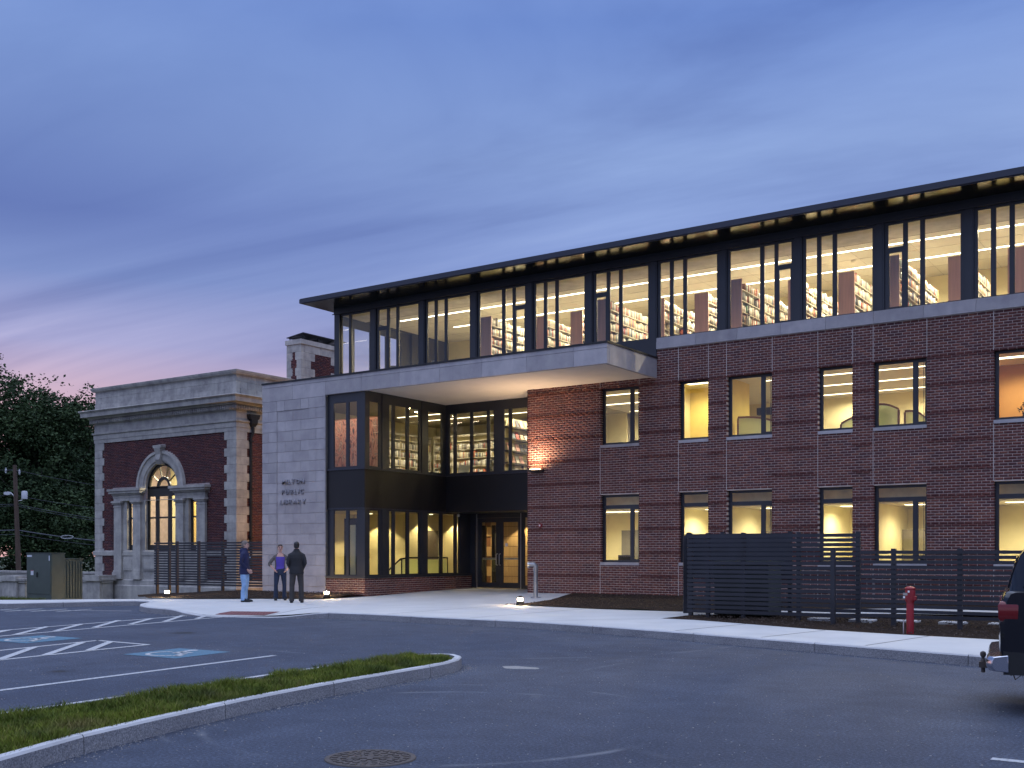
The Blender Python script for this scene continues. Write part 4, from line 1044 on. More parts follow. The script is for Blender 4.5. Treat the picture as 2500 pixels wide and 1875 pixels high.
for i in pick:
    r = B_[i]; c = random.randrange(len(BOOKC)); top_ = mid[i][2] > 7.2
    ax = 'X' if top_ or mid[i][0] < -7 else 'Y'
    key = (c, ax)
    if key not in bmesh_cache:
        bmesh_cache[key] = []
    w = r[3] - r[2] if ax == 'X' else r[1] - r[0]; key2 = (c, ax, round(w / .012))
    if key2 not in bmesh_cache:
        s_ = (r[1] - r[0], r[3] - r[2], r[5] - r[4]); v, f = boxes_np([(-s_[0] / 2, s_[0] / 2, -s_[1] / 2, s_[1] / 2, -s_[2] / 2, s_[2] / 2)])
        o = mesh_np('book', v, f, BM[c]); bmesh_cache[key2] = (o.data, s_)
    else:
        o = bpy.data.objects.new('book', bmesh_cache[key2][0]); COL.objects.link(o)
    s_ = bmesh_cache[key2][1]; o.location = (mid[i][0], mid[i][1], r[4] + s_[2] / 2)
    tag(o, f'{BOOKC[c][0]} book upright on the ' + ALLM[i], 'book', 'books on the shelves')
rest = np.delete(B_, pick, 0); v, f = boxes_np(rest)
tag(mesh_np('books', v, f, BOOK), 'rows of mixed books filling the library shelves', 'books', kind='stuff')

# curved study screens in the middle windows, chairs, screens and desks
def screen(label, x0, x1, y, z0, zl, zr, panelm=None):
    t = thing('study_screen', ((x0 + x1) / 2, y, z0), label, 'study screen')
    n = 10; prof = []
    for i in range(n + 1):
        u = i / n; prof.append((x0 + (x1 - x0) * u, zl + (zr - zl) * u + .09 * math.sin(math.pi * u)))
    mb = MB(); mb.loft([[(x, y - .02, z0), (x, y + .02, z0), (x, y + .02, z), (x, y - .02, z)] for x, z in prof]); mb.build('panel', panelm or FROST, t)
    mb = MB(); mb.loft([[(x, y - .03, z), (x, y + .03, z), (x, y + .03, z + .055), (x, y - .03, z + .055)] for x, z in prof]); mb.build('top_rail', WOODD, t)
    for x, z in (prof[0], prof[-1]):
        mb = MB(); mb.box(x - .025, x + .025, y - .03, y + .03, z0, z); mb.build('post', WOODD, t)
screen('curved study screen with dark wood top behind the third upper window', 6.75, 8.2, 1.0, 3.9, 5.52, 5.2)
screen('pale study screen behind the narrow fourth upper window', 9.75, 11.1, 1.1, 3.9, 5.15, 5.5)
screen('curved study screen with dark wood top behind the fifth upper window', 10.6, 11.35, .95, 3.9, 5.55, 5.42)
screen('lower study screen with reddish top in the fifth upper window', 11.4, 12.0, 1.4, 3.9, 5.4, 5.15)
mb = MB(); mb.box(7.2, 8.0, 1.3, 1.5, 5.62, 5.82); tag(mb.build('monitor', TAR), 'dark box standing behind the curved screen in the third upper window', 'monitor')
mb = MB(); mb.box(9.3, 12.6, 6.55, 6.69, 4.6, 5.35); mb.build('white_board', simple('bright_board', (.85, .82, .70)), LIB)
t = thing('potted_plant', (14.55, .55, 4.9), 'small potted plant on the sill inside the orange room', 'plant')
mb = MB(); mb.lathe((14.55, .55, 4.95), [(.07, 0), (.09, .13), (.08, .13)], 12); mb.build('pot', TAR, t)
mb = MB()
for i in range(46):
    a = random.uniform(0, 6.28); e = random.uniform(.1, 1.3); r = random.uniform(.08, .26); c = Vector((14.55 + r * math.cos(a) * math.cos(e), .55 + r * .6 * math.sin(a) * math.cos(e), 5.08 + r * 1.1 * math.sin(e)))
    u = Vector((random.uniform(-1, 1), random.uniform(-1, 1), random.uniform(-.5, 1))).normalized(); w = u.orthogonal().normalized()
    mb.face([c - u * .045, c + w * .018, c + u * .045, c - w * .018])
mb.build('leaves', LEAF, t)
mb = MB(); mb.box(12.9, 16.5, .34, .75, 4.86, 4.95); mb.build('window_shelf', TAR, LIB)
def chair(x, y, z, rot, label):
    t = thing('office_chair', (x, y, z), label, 'chair'); t.rotation_euler = (0, 0, rot)
    ch_ = {}
    def part(name, mb, m):
        o = mb.build(name, m, t); return o
    mb = MB(); mb.box(x - .23, x + .23, y - .22, y + .22, z + .44, z + .50); part('seat', mb, TAR)
    mb = MB(); mb.loft([[(x - .21, y + .22 + .03 * math.sin(k), z + .58 + .1 * k), (x + .21, y + .22 + .03 * math.sin(k), z + .58 + .1 * k), (x + .21, y + .26 + .03 * math.sin(k), z + .58 + .1 * k), (x - .21, y + .26 + .03 * math.sin(k), z + .58 + .1 * k)] for k in range(5)]); part('backrest', mb, simple('chair_grey', (.16, .17, .18)))
    for sx in (-1, 1):
        for sy in (-1, 1):
            mb = MB(); mb.tube([(x + .2 * sx, y + .2 * sy, z), (x + .19 * sx, y + .19 * sy, z + .44)], .012, 6); part('leg', mb, SILVER)
chair(-3.0, 2.5, 3.9, 2.6, 'grey-backed chair by the window above the entrance doors'); chair(-5.1, 3.6, 3.9, 1.0, 'dark chair deeper in the book corner behind the side windows'); chair(1.9, 1.4, 3.9, 2.2, 'dark chair inside the upper window beside the wall light')
chair(-7.0, 1.6, 7.55, .5, 'armchair back showing above the sill at the glazed corner'); chair(-5.2, 1.5, 7.55, -.4, 'brown chair back showing in the second top floor window')
mb = MB(); mb.box(-6.9, -5.8, 6.2, 6.28, 8.3, 9.3); mb.build('wall_screen', simple('grey_screen', (.35, .33, .28), .3), LIB)
t = thing('mural', (-5.45, -1.2, 5.3), 'salmon-pink mural filling the narrow front window of the bay', 'mural')
m, n, l, b = new_mat('mural_print'); v = objcoord(n, l, (1.6, 1, .9)); f = noise(n, l, v, 2.6, 3, .5, 2.5)
r_ = ramp(n, l, f, [(.34, (.10, .08, .08)), (.42, (.60, .24, .17)), (.54, (.78, .42, .29)), (.62, (.36, .22, .18)), (.70, (.80, .55, .40))], 'LINEAR'); l.new(r_.outputs[0], b.inputs['Base Color'])
mb = MB(); mb.box(-8.4, -4.75, -1.72, -1.68, 3.95, 6.1); mb.build('print', m, t)
mb = MB(); mb.box(-8.4, -4.75, -1.68, -1.6, 3.92, 6.14); mb.build('backing', WOODD, t)
# lobby: stair rail with frosted guard, inner door, wall sign
t = thing('stair_rail', (-5.2, .6, .3), 'dark handrail with frosted glass guard beside the lobby stairs', 'stair rail')
mb = MB(); mb.tube([(-5.0, -1.6, .60), (-5.0, -.35, 1.36), (-5.0, .1, 1.40), (-5.0, 2.3, 1.40)], .028, 8); mb.build('handrail', TAR, t)
for y, z in ((-.3, 1.36), (.9, 1.4), (2.3, 1.4)):
    mb = MB(); mb.box(-5.02, -4.98, y - .02, y + .02, .3, z); mb.build('post', TAR, t)
mb = MB(); mb.box(-5.008, -4.995, -.26, 2.28, .36, 1.34); mb.face([(-5, -1.5, .36), (-5, -.32, .36), (-5, -.32, 1.30), (-5, -1.5, .60)]); mb.build('glass_guard', FROST, t)
mb = MB(); mb.box(-6.14, -6.12, 2.1, 3.2, .3, 2.4); mb.build('inner_door', simple('grey_door', (.12, .105, .085), .5), LIB)
mb = MB(); mb.box(-5.9, -5.0, -2.2, -2.15, .28, 2.72); mb.build('inner_door', TAR, LIB)
mb = MB(); mb.box(-5.62, -5.38, -2.21, -2.2, .45, 2.5); mb.build('door_light', CREAM, LIB)
# reception desk of stacked wood panels seen through the doors
t = thing('panelled_wall', (-3.6, 5.0, .28), 'wood panelled wall of wide orange boards seen through the right door', 'panelled wall')
for r in range(7):
    for k in range(4):
        mb = MB(); x0 = -4.9 + k * .8 - (.3 if r % 2 else 0); mb.box(x0 + .006, x0 + .794, 4.9, 4.95, .30 + r * .38 + .008, .30 + (r + 1) * .38 - .008); mb.build('wood_panel', WOODL, t)
mb = MB(); mb.box(-5.2, -2.0, 4.95, 5.0, .28, 3.0); mb.build('backing', WOODD, t)
mb = MB(); mb.box(-4.75, -4.5, 4.0, 4.08, .28, 2.6); mb.box(-4.15, -4.0, 3.9, 4.0, .28, 2.6); mb.build('inner_wall', TAR, LIB)
# ground floor rooms: dark doors in the pale walls, desk lamps
mb = MB(); mb.box(1.2, 2.0, 4.12, 4.19, .32, 2.35); mb.build('inner_door', simple('grey_door2', (.17, .16, .13), .5), LIB)
mb = MB(); mb.box(6.6, 8.9, 3.5, 3.56, .32, 2.25); mb.build('partition', simple('partition_grey', (.20, .18, .13), .6), LIB)
mb = MB(); mb.box(7.0, 7.25, 3.48, 3.5, .4, 2.1); mb.box(7.5, 7.75, 3.48, 3.5, .4, 2.1); mb.build('partition_glass', YELLOW, LIB)
mb = MB(); mb.box(10.8, 13.1, 3.5, 3.56, .32, 2.25); mb.build('partition', MATS['partition_grey'], LIB)
mb = MB(); mb.box(11.55, 11.72, 3.47, 3.5, .4, 2.1); mb.box(11.82, 12.7, 3.47, 3.5, .4, 2.1); mb.build('partition_glass', ORANGE, LIB)
for x0, x1, s in ((1.0, 4.3, 'the room beside the entrance'), (7.0, 8.9, 'the office behind the tall fence'), (11.0, 12.9, 'the office with glazed partition')):
    t = thing('desk', ((x0 + x1) / 2, .9, .32), f'long desk under the ground floor window of {s}', 'desk')
    mb = MB(); mb.box(x0, x1, .62, 1.3, 1.02, 1.06); mb.build('desktop', WOODL, t)
    for x in (x0 + .05, x1 - .05):
        mb = MB(); mb.box(x - .03, x + .03, .65, 1.25, .32, 1.02); mb.build('leg', TAR, t)
for x, y, s in ((3.0, .95, 'ground floor room beside the entrance'), (8.3, 1.0, 'office behind the tall fence'), (12.1, 1.0, 'office with the glazed partition')):
    t = thing('monitor', (x, y, 1.06), f'desk screen on the window desk of the {s}', 'monitor')
    mb = MB(); mb.box(x - .22, x + .22, y, y + .03, 1.2, 1.5); mb.build('display', TAR, t)
    mb = MB(); mb.box(x - .1, x + .1, y - .05, y + .12, 1.06, 1.075); mb.box(x - .02, x + .02, y + .03, y + .05, 1.075, 1.3); mb.build('stand', TAR, t)

# wall uplight, fire strobe, camera, pipe
t = thing('wall_uplight', (.45, -.12, 4.18), 'flat dark uplight fixed to the brick beside the entrance, lighting the wall', 'wall light')
mb = MB(); mb.loft([[(x, -.004, 4.11 + d), (x, -.30 * w, 4.17 + d * .4), (x, -.30 * w, 4.20), (x, -.004, 4.235)] for x, w, d in ((.14, .8, .03), (.28, 1, 0), (.52, 1, 0), (.63, .7, .03))]); mb.build('body', DARK, t, smooth='auto', bevel=.008)
mb = MB(); mb.box(.22, .55, -.22, -.06, 4.232, 4.238); mb.build('lens', emit('uplight_lens', (1, .66, .30), 16), t)
ul = bpy.data.lights.new('uplight_beam', 'SPOT'); ul.energy = 300; ul.color = (1, .68, .40); ul.spot_size = R(165); ul.spot_blend = 1.0; ul.shadow_soft_size = .2
uo = bpy.data.objects.new('uplight_beam', ul); COL.objects.link(uo); uo.parent = t; uo.location = (-.05, -.34, .10); uo.rotation_euler = (R(180) - R(12), 0, 0)
t = thing('fire_strobe', (.50, -.02, 2.44), 'small round red fire alarm with white centre on the brick by the doors', 'fire alarm')
mb = MB(); mb.lathe((.50, -.0, 2.44), [(.075, 0), (.075, -.035), (.055, -.06)], 18, axis='Y'); mb.build('housing', RED, t, smooth='auto')
mb = MB(); mb.lathe((.50, -.06, 2.44), [(.032, 0), (.028, -.012), (.01, -.016)], 14, axis='Y'); mb.build('lens', WHITE, t, smooth='auto')
t = thing('security_camera', (-4.4, 2.2, 2.98), 'small grey camera under the dark porch ceiling by the doors', 'camera')
mb = MB(); mb.box(-4.36, -4.28, 2.05, 2.25, 2.93, 3.0); mb.build('mount', DARK, t); mb = MB(); mb.lathe((-4.3, 2.05, 2.9), [(.05, .05), (.05, 0), (.03, -.035)], 12); mb.build('dome', SILVER, t, smooth='auto')
px, py, pz = 1.575, -1.956, gz(1.575, -1.956)
t = thing('standpipe', (px, py, pz), 'grey galvanised standpipe with elbow outlet beside the brick wall', 'standpipe')
mb = MB(); mb.lathe((px, py, pz), [(.15, 0), (.15, .02), (.065, .02), (.065, .78), (.078, .80), (.078, .88), (.05, .9)], 18); mb.build('riser', GALV, t, smooth='auto')
mb = MB(); mb.tube([(px, py, pz + .82), (px, py, pz + .93), (px - .05, py - .03, pz + 1.0), (px - .17, py - .10, pz + .99)], [.072, .075, .075, .07], 14); mb.build('elbow', GALV, t, smooth='auto')
mb = MB(); a = Vector((-.86, -.5, 0)).normalized(); c0 = Vector((px - .17, py - .10, pz + .985)); mb.tube([c0, c0 + a * .05], .095, 16); mb.build('outlet_ring', SILVER, t, smooth='auto')

# bollard lights
def bollard(x, y, z, label, e=55, h=.24):
    t = thing('ground_light', (x, y, z), label, 'path light', 'low lights along the sidewalk')
    mb = MB(); mb.lathe((x, y, z), [(.12, 0), (.115, .06), (.085, .12), (.085, .13)], 16); mb.build('base', BRONZE, t, smooth='auto')
    mb = MB(); mb.lathe((x, y, z + .13), [(.06, 0), (.066, .03), (.06, .07)], 14); mb.build('lens', BULB, t, smooth='auto')
    mb = MB(); mb.lathe((x, y, z + .20), [(.085, 0), (.08, .02), (.05, .05), (.01, .06)], 16); mb.build('cap', BRONZE, t, smooth='auto')
    for q in range(4):
        a = q * 1.571 + .5; mb = MB(); mb.tube([(x + .078 * math.cos(a), y + .078 * math.sin(a), z + .12), (x + .078 * math.cos(a), y + .078 * math.sin(a), z + .21)], .007, 6); mb.build('guard_bar', BRONZE, t)
bollard(-9.25, -6.75, .16, 'glowing path light at the end of the left slatted fence', 22)
bollard(-4.45, -4.55, .17, 'glowing path light beside the brick base of the corner bay', 22)
bollard(2.95, -4.86, gz(2.95, -4.86), 'glowing path light at the tip of the mulch bed near the standpipe', 26)
# assumed lamp, unseen round the corner, added to wash the old side wall
t = thing('assumed_alley_light', (-8.98, -.4, 1.2), 'assumed unseen wall lamp behind the stone wall, washing the old brick in orange', 'wall light')
mb = MB(); mb.box(-9.10, -8.91, -.5, -.3, 1.1, 1.35); mb.build('body', DARK, t)
l_ = bpy.data.lights.new('bulb', 'POINT'); l_.energy = 620; l_.color = (1, .50, .14); l_.shadow_soft_size = .1
o = bpy.data.objects.new('bulb', l_); COL.objects.link(o); o.parent = t; o.location = (-.45, 3.2, -.55)  # unseen point light, set well back from the lamp body

# ------------------------------------------------------------------ the old library
OLD = thing('old_library', (-19.95, 2, -.5), 'older brick library with pale stone quoins, dentil cornice and round-arched window', 'library')
OY = 1.4; XL, XR = -24.65, -15.2; OC = -19.95
bw2 = MB()
oh = [(OC - 1.075, OC + 1.075, 1.68, 5.53), (-22.31, -21.76, 1.68, 3.88), (-18.14, -17.53, 1.68, 3.88)]
wall_holes(bw2, XL + .06, XR - .06, OY + .008, OY + .24, -.6, 6.7, oh)
bw2.box(XR - .4, XR - .008, OY + .4, 14, -.6, 6.7); bw2.box(XL + .06, XL + .4, OY + .4, 14, -.6, 6.7); bw2.box(XL + .4, XR - .4, 13.6, 14, -.6, 6.7)
bw2 = bw2.build('brick_wall', OMORTAR, OLD)
QH = .3435; QT = 6.59
def qi(z): return int(math.floor((QT - z) / QH))
def ql(z): return XL + (.68 if qi(z) % 2 == 0 else .55)
def qr(z): return XR - (.71 if qi(z) % 2 == 0 else .55)
def cuts_old(z):
    c = [(-99, ql(z)), (qr(z), 99)]
    if z < 4.46: c.append((-23.11, -16.99))
    if 4.12 < z < 4.50: c.append((-23.38, -16.83))
    else:
        dz = z - 4.46
        if 0 <= dz < 1.66: h = math.sqrt(max(0, 1.60 ** 2 - min(dz, 1.6) ** 2)); c.append((OC - h, OC + h))
        if 5.4 < z < 6.34: c.append((OC - .26, OC + .26))
    if 1.46 < z < 1.68: c.append((-99, 99))
    return c
brick_field(bw2, 'Y', OY, -1, [(XL, XR, .41, 6.585)], cuts_old, .405, .0687, .2035, [OBRICK], None, .06, 300, .009, hide=lambda x, y, z: z < 2.2)
brick_field(bw2, 'X', XR, 1, [(OY, 9, .41, 6.585)], lambda z: [(-9, OY + (.71 if qi(z) % 2 else .55))], .405, .0687, .2035, [OBRICK], None, .06, 0, .009)
for i in range(18):
    z1 = QT - i * QH; z0 = z1 - QH
    if z0 < .3: z0 = .36
    a = .68 if i % 2 == 0 else .55; b = .71 if i % 2 == 0 else .55; c = .55 if i % 2 == 0 else .71
    for m_ in (MB(),): m_.box(XL, XL + a - .004, OY - .03, OY + .25, z0 + .004, z1 - .004); m_.build('quoin_stone', OSTONE, bw2, bevel=.006)
    mb = MB(); k = [(XR - b + .004, OY - .03), (XR + .03, OY - .03), (XR + .03, OY + c - .004), (XR - .2, OY + c - .004), (XR - .2, OY + .2), (XR - b + .004, OY + .2)]
    mb.prism(k, z0 + .004, z1 - .004); mb.build('quoin_stone', OSTONE, bw2)
    mb = MB(); mb.box(XR - .2, XR + .012, 9, 9.6, z0 + .004, z1 - .004); mb.build('quoin_stone', OSTONE, bw2)
def ringprof(mb, prof, mi=0):
    mb.loft([[(XL - o, 14 + o, z), (XL - o, OY - o, z), (XR + o, OY - o, z), (XR + o, 14 + o, z)] for o, z in prof], mi, cap=False)
mb = MB(); ringprof(mb, [(.0, 6.585), (.04, 6.585), (.04, 6.76), (.06, 6.76), (.06, 6.95), (.11, 6.99), (.11, 7.05), (.03, 7.07), (.03, 7.42), (.08, 7.46), (.08, 7.66), (.20, 7.68), (.24, 7.74), (.46, 7.76), (.47, 7.93), (.55, 8.02), (.52, 8.05), (.02, 8.10)])
mb.build('cornice', OSTONE, OLD)
mb = MB(); mb.box(XL + .03, XR - .03, OY + .04, 13.96, 6.7, 8.95); mb.build('parapet_core', OMORTAR, OLD)
dn = []
x = XL - .17
while x < XR + .17: dn.append((x, x + .075, OY - .19, OY - .07, 7.475, 7.655)); x += .128
y = OY - .17
while y < 10: dn.append((XR + .07, XR + .19, y, y + .075, 7.475, 7.655)); y += .128
v, f = boxes_np(dn); mesh_np('dentils', v, f, OSTONE, OLD)['kind'] = 'stuff'
for r in range(3):
    z0 = 8.08 + r * .285; z1 = z0 + .285; pr = .025 if r == 0 else 0
    xs_ = [XL] + list(np.arange(XL + (.45 if r % 2 else .9), XR - .3, .88)) + [XR + .0]
    for a, b in zip(xs_[:-1], xs_[1:]): block(a, b, OY - pr, OY + .2, z0, z1, OLD, OSTONE, g=.004)
    ys_ = [OY + .2] + list(np.arange(OY + (.6 if r % 2 else 1.1), 9, .88)) + [10]
    for a, b in zip(ys_[:-1], ys_[1:]): mb = MB(); mb.box(XR - .2, XR + pr, a + .004, b - .004, z0 + .004, z1 - .004); mb.build('stone_block', OSTONE, OLD)
    mb = MB(); mb.box(XL - pr, XL + .2, OY + .2, 13.9, z0 + .004, z1 - .004); mb.build('stone_block', OSTONE, OLD)
mb = MB(); ringprof(mb, [(.0, 8.93), (.10, 8.95), (.15, 9.03), (.17, 9.10), (.12, 9.115), (-.5, 9.13)]); mb.build('coping', OSTONE, OLD)
mb = MB(); mb.box(XL + .3, XR - .3, OY + .3, 13.7, 8.8, 8.9); mb.build('flat_roof', COPE, OLD)
# frieze joints are fine relief; the plinth and sill band
mb = MB(); ringprof(mb, [(.0, 1.465), (.07, 1.465), (.07, 1.65), (.03, 1.675), (0, 1.675)]); mb.build('sill_band', OSTONE, OLD)
mb = MB(); ringprof(mb, [(.16, -.7), (.16, .12), (.10, .155), (.10, .36), (.05, .405), (-.02, .41)]); mb.build('plinth', OSTONE, OLD)
# three-part arched window in its stone surround
PIL = [(-23.11, -22.58), (-21.76, -21.25), (-18.87, -18.37), (-17.53, -16.99)]
sur = MB(); wall_holes(sur, -23.09, -17.01, OY - .035, OY + .12, .41, 3.9, [(a, b, 1.70, 3.88) for a, b in ((-22.30, -21.77), (OC - 1.06, OC + 1.06), (-18.13, -17.54))])
sur = sur.build('window_surround', OSTONE, OLD)
for a, b in PIL:
    mb = MB(); mb.box(a, b, OY - .13, OY - .03, .80, 3.62); mb.box(a - .05, b + .05, OY - .19, OY - .03, .41, .72); mb.box(a - .02, b + .02, OY - .16, OY - .03, .72, .80)
    mb.box(a - .02, b + .02, OY - .15, OY - .03, 3.62, 3.68); mb.box(a, b, OY - .135, OY - .03, 3.68, 3.76); mb.box(a - .05, b + .05, OY - .19, OY - .03, 3.76, 3.82); mb.box(a - .09, b + .09, OY - .23, OY - .03, 3.82, 3.90); mb.build('pilaster', OSTONE, OLD)
for a, b in ((-23.13, -21.23), (-18.89, -16.97)):
    mb = MB(); mb.box(a, b, OY - .13, OY + .2, 3.902, 4.16); mb.box(a - .02, b + .02, OY - .145, OY - .13, 4.04, 4.16)
    mb.box(a - .07, b + .07, OY - .20, OY + .2, 4.163, 4.23); mb.box(a - .16, b + .16, OY - .29, OY + .2, 4.233, 4.33); mb.box(a - .21, b + .21, OY - .34, OY + .2, 4.333, 4.44); mb.build('entablature', OSTONE, OLD)
for a, b in ((-22.5, -21.82), (-21.15, -18.95), (-18.3, -17.6)):
    mb = MB(); mb.box(a, b, OY - .075, OY - .034, .80, 1.38); mb.box(a + .08, b - .08, OY - .085, OY - .075, .88, 1.30); mb.build('apron_panel', OSTONE, OLD)
mb = MB(); n_ = 28; rings = []
for i in range(n_ + 1):
    t_ = math.pi * i / n_; c_, s_ = math.cos(t_), math.sin(t_)
    rings.append([(OC + r_ * c_, y_, 4.44 + r_ * s_) for r_, y_ in ((1.075, OY + .3), (1.075, OY - .03), (1.14, OY - .05), (1.16, OY - .09), (1.44, OY - .09), (1.46, OY - .14), (1.58, OY - .14), (1.60, OY + .3))])
mb.loft(rings); mb.build('arch_ring', OSTONE, OLD, smooth='auto')
mb = MB(); mb.loft([[(OC - w, OY + .1, z), (OC + w, OY + .1, z), (OC + w, OY - d_, z), (OC - w, OY - d_, z)] for w, d_, z in ((.13, .14, 5.42), (.15, .24, 5.62), (.17, .20, 5.85), (.21, .26, 6.12), (.28, .26, 6.14), (.28, .26, 6.25))]); mb.build('keystone', OSTONE, OLD, bevel=.012)
OWIN = TAR; WY = OY + .10
def sash(x0, x1, z0, z1, cells, name='window'):
    return glazing(name, 'Y', WY, 1, x0, x1, z0, z1, cells, .10, mat=MATS['old_frame'], parent=OLD)
simple('old_frame', (.016, .014, .013), .5)
zm = 3.12
for a, b in ((-22.30, -21.77), (-18.13, -17.54)): sash(a, b, 1.68, 3.88, [(a + .11, b - .09, 1.92, zm - .03), (a + .11, b - .09, zm + .03, 3.76)])
a, b = OC - 1.06, OC + 1.06
sash(a, b, 1.68, 4.44, [(p, q, u_, w_) for p, q in ((a + .13, a + .53), (a + .76, b - .76), (b - .53, b - .13)) for u_, w_ in ((1.92, zm - .03), (zm + .03, 4.06))])
fan = MB()
def arc(mb, r0, r1, n=24, y0=WY, y1=WY + .08):
    rr = []
    for i in range(n + 1):
        t_ = math.pi * i / n; c_, s_ = math.cos(t_), math.sin(t_)
        rr.append([(OC + r * c_, y, 4.44 + r * s_) for r, y in ((r0, y1), (r0, y0), (r1, y0), (r1, y1))])
    mb.loft(rr)
arc(fan, .94, 1.08); arc(fan, .33, .46)
for d_ in (36, 72, 108, 144):
    t_ = R(d_); c_, s_ = math.cos(t_), math.sin(t_); fan.obox((OC + .70 * c_, WY + .04, 4.44 + .70 * s_), (c_, 0, s_), (0, 1, 0), (-s_, 0, c_), .26, .03, .014)
fan.box(a, b, WY, WY + .08, 4.40, 4.50)
fan = fan.build('fanlight', MATS['old_frame'], OLD)
mb = MB(); mb.face([(OC + .95 * math.cos(math.pi * i / 24), WY + .045, 4.44 + .95 * math.sin(math.pi * i / 24)) for i in range(25)]); mb.build('pane', GLASS, fan)
# its lit room and the framed picture
mb = MB(); mb.box(XL + .5, XR - .5, 1.85, 7, 1.0, 1.1); mb.build('floor', CARP, OLD)
mb = MB(); mb.box(XL + .5, XR - .5, 1.85, 7, 6.2, 6.3); mb.build('ceiling', CEIL, OLD)
mb = MB(); mb.box(XL + .5, XR - .5, 5.2, 5.3, 1.1, 6.2); mb.build('inner_wall', simple('pale_yellow_wall', (.78, .74, .45), .8, var=.03), OLD)
t = thing('framed_picture', (-22.9, 5.15, 3), 'gold-framed picture on the lit wall behind the arched window', 'picture')
mb = MB(); mb.box(-23.6, -22.25, 5.12, 5.19, 2.1, 4.3); mb.build('frame', solid('gold_frame', (.62, .46, .16), .4, .3), t)
mb = MB(); mb.box(-23.42, -22.43, 5.10, 5.12, 2.3, 4.1); mb.build('canvas', simple('dim_landscape', (.40, .33, .17), .6, var=.6, scale=1.6), t)
strip('panel_light', -23, -17, 3.2, 6.2, .5, emit('old_panel', (1, .90, .50), 8), 'assumed ceiling light in the room behind the arched window', watt=1100)  # unseen lamp, assumed from the glow of the arched window
# downspout and leader head on the side wall
t = thing('downspout', (XR + .1, 2.2, .4), 'black downspout with ornate rain head on the side of the old library', 'downspout')
dy = 2.19
mb = MB(); mb.loft([[(XR + a_, dy - w, z), (XR + a_, dy + w, z), (XR + .04, dy + w, z), (XR + .04, dy - w, z)] for a_, w, z in ((.16, .10, 6.82), (.22, .16, 6.95), (.24, .17, 7.12), (.24, .24, 7.14), (.26, .27, 7.26), (.26, .27, 7.32))]); mb.build('rain_head', TAR, t)
mb = MB(); mb.tube([(XR + .12, dy, 6.9), (XR + .13, dy, 6.6), (XR + .07, dy - .07, 6.35), (XR + .07, dy - .07, .45)], .062, 10); mb.build('pipe', TAR, t, smooth='auto')
for z in (6.2, 4.2, 2.2): mb = MB(); mb.box(XR - .0, XR + .15, dy - .16, dy + .02, z, z + .05); mb.build('bracket', TAR, t)
# chimney with its sloping rain plate
CX0, CX1, CY0, CY1 = -15.75, -14.87, 4.75, 7.25
ch_ = MB(); ch_.box(CX0 + .01, CX1 - .01, CY0 + .01, CY1 - .01, 8.6, 10.3); ch_ = ch_.build('chimney', OMORTAR, OLD)
brick_field(ch_, 'Y', CY0, -1, [(CX0 + .2, CX1 - .2, 8.6, 10.34)], lambda z: [(-99, CX0 + (.27 if int((10.34 - z) / .3435) % 2 else .36)), (CX1 - (.27 if int((10.34 - z) / .3435) % 2 else .36), 99)], 8.62, .0687, .2035, [OBRICK], None, .06, 0, .009)
brick_field(ch_, 'X', CX1, 1, [(CY0 + .2, CY1 - .2, 8.6, 10.34)], lambda z: [(-99, CY0 + (.6 if int((10.34 - z) / .3435) % 2 else .85)), (CY1 - (.4 if int((10.34 - z) / .3435) % 2 else .65), 99)], 8.62, .0687, .2035, [OBRICK], None, .06, 0, .009)
for i in range(5):
    z1 = 10.34 - i * .3435; z0 = z1 - .3435; s_ = i % 2; w = .27 if s_ else .36; d_ = .6 if s_ else .85; e_ = .4 if s_ else .65
    mb = MB(); mb.box(CX0, CX0 + w - .004, CY0 - .004, CY0 + .2, z0 + .004, z1 - .004); mb.build('quoin_stone', OSTONE, ch_)
    mb = MB(); mb.prism([(CX1 - w + .004, CY0 - .004), (CX1 + .004, CY0 - .004), (CX1 + .004, CY0 + d_ - .004), (CX1 - .1, CY0 + d_ - .004), (CX1 - .1, CY0 + .2), (CX1 - w + .004, CY0 + .2)], z0 + .004, z1 - .004); mb.build('quoin_stone', OSTONE, ch_)
    mb = MB(); mb.box(CX1 - .1, CX1 + .004, CY1 - e_ + .004, CY1, z0 + .004, z1 - .004); mb.build('quoin_stone', OSTONE, ch_)
for a, b in ((CX0, CX0 + .28), (CX0 + .28, CX1 - .24), (CX1 - .24, CX1)): block(a, b, CY0 - .006, CY0 + .2, 10.34, 10.68, ch_, OSTONE)
for a, b in ((CY0 + .2, CY0 + 1.2), (CY0 + 1.2, CY1)): mb = MB(); mb.box(CX1 - .2, CX1 + .006, a + .004, b - .004, 10.344, 10.676); mb.build('stone_block', OSTONE, ch_)
mb = MB(); mb.box(CX0 - .05, CX1 + .05, CY0 - .05, CY1 + .05, 10.68, 10.88); mb.build('chimney_cap', OSTONE, ch_)
mb = MB(); mb.loft([[(CX0 - .12, CY0 + .1, 11.03), (CX1 + .02, CY0 + .1, 11.16), (CX1 + .02, CY0 + .1, 11.19), (CX0 - .12, CY0 + .1, 11.06)], [(CX0 - .12, CY1 + .3, 11.03), (CX1 + .02, CY1 + .3, 11.16), (CX1 + .02, CY1 + .3, 11.19), (CX0 - .12, CY1 + .3, 11.06)]]); mb.build('rain_plate', FASC, ch_)
mb = MB()
for y in (CY0 + .15, CY0 + 1.1, CY1 - .2):
    mb.box(CX0, CX1 - .05, y, y + .12, 10.99, 11.03)
    for x, h in ((CX0 + .02, 11.0), (CX1 - .1, 11.1)): mb.box(x, x + .03, y, y + .03, 10.88, h)
mb.build('plate_frame', TAR, ch_)

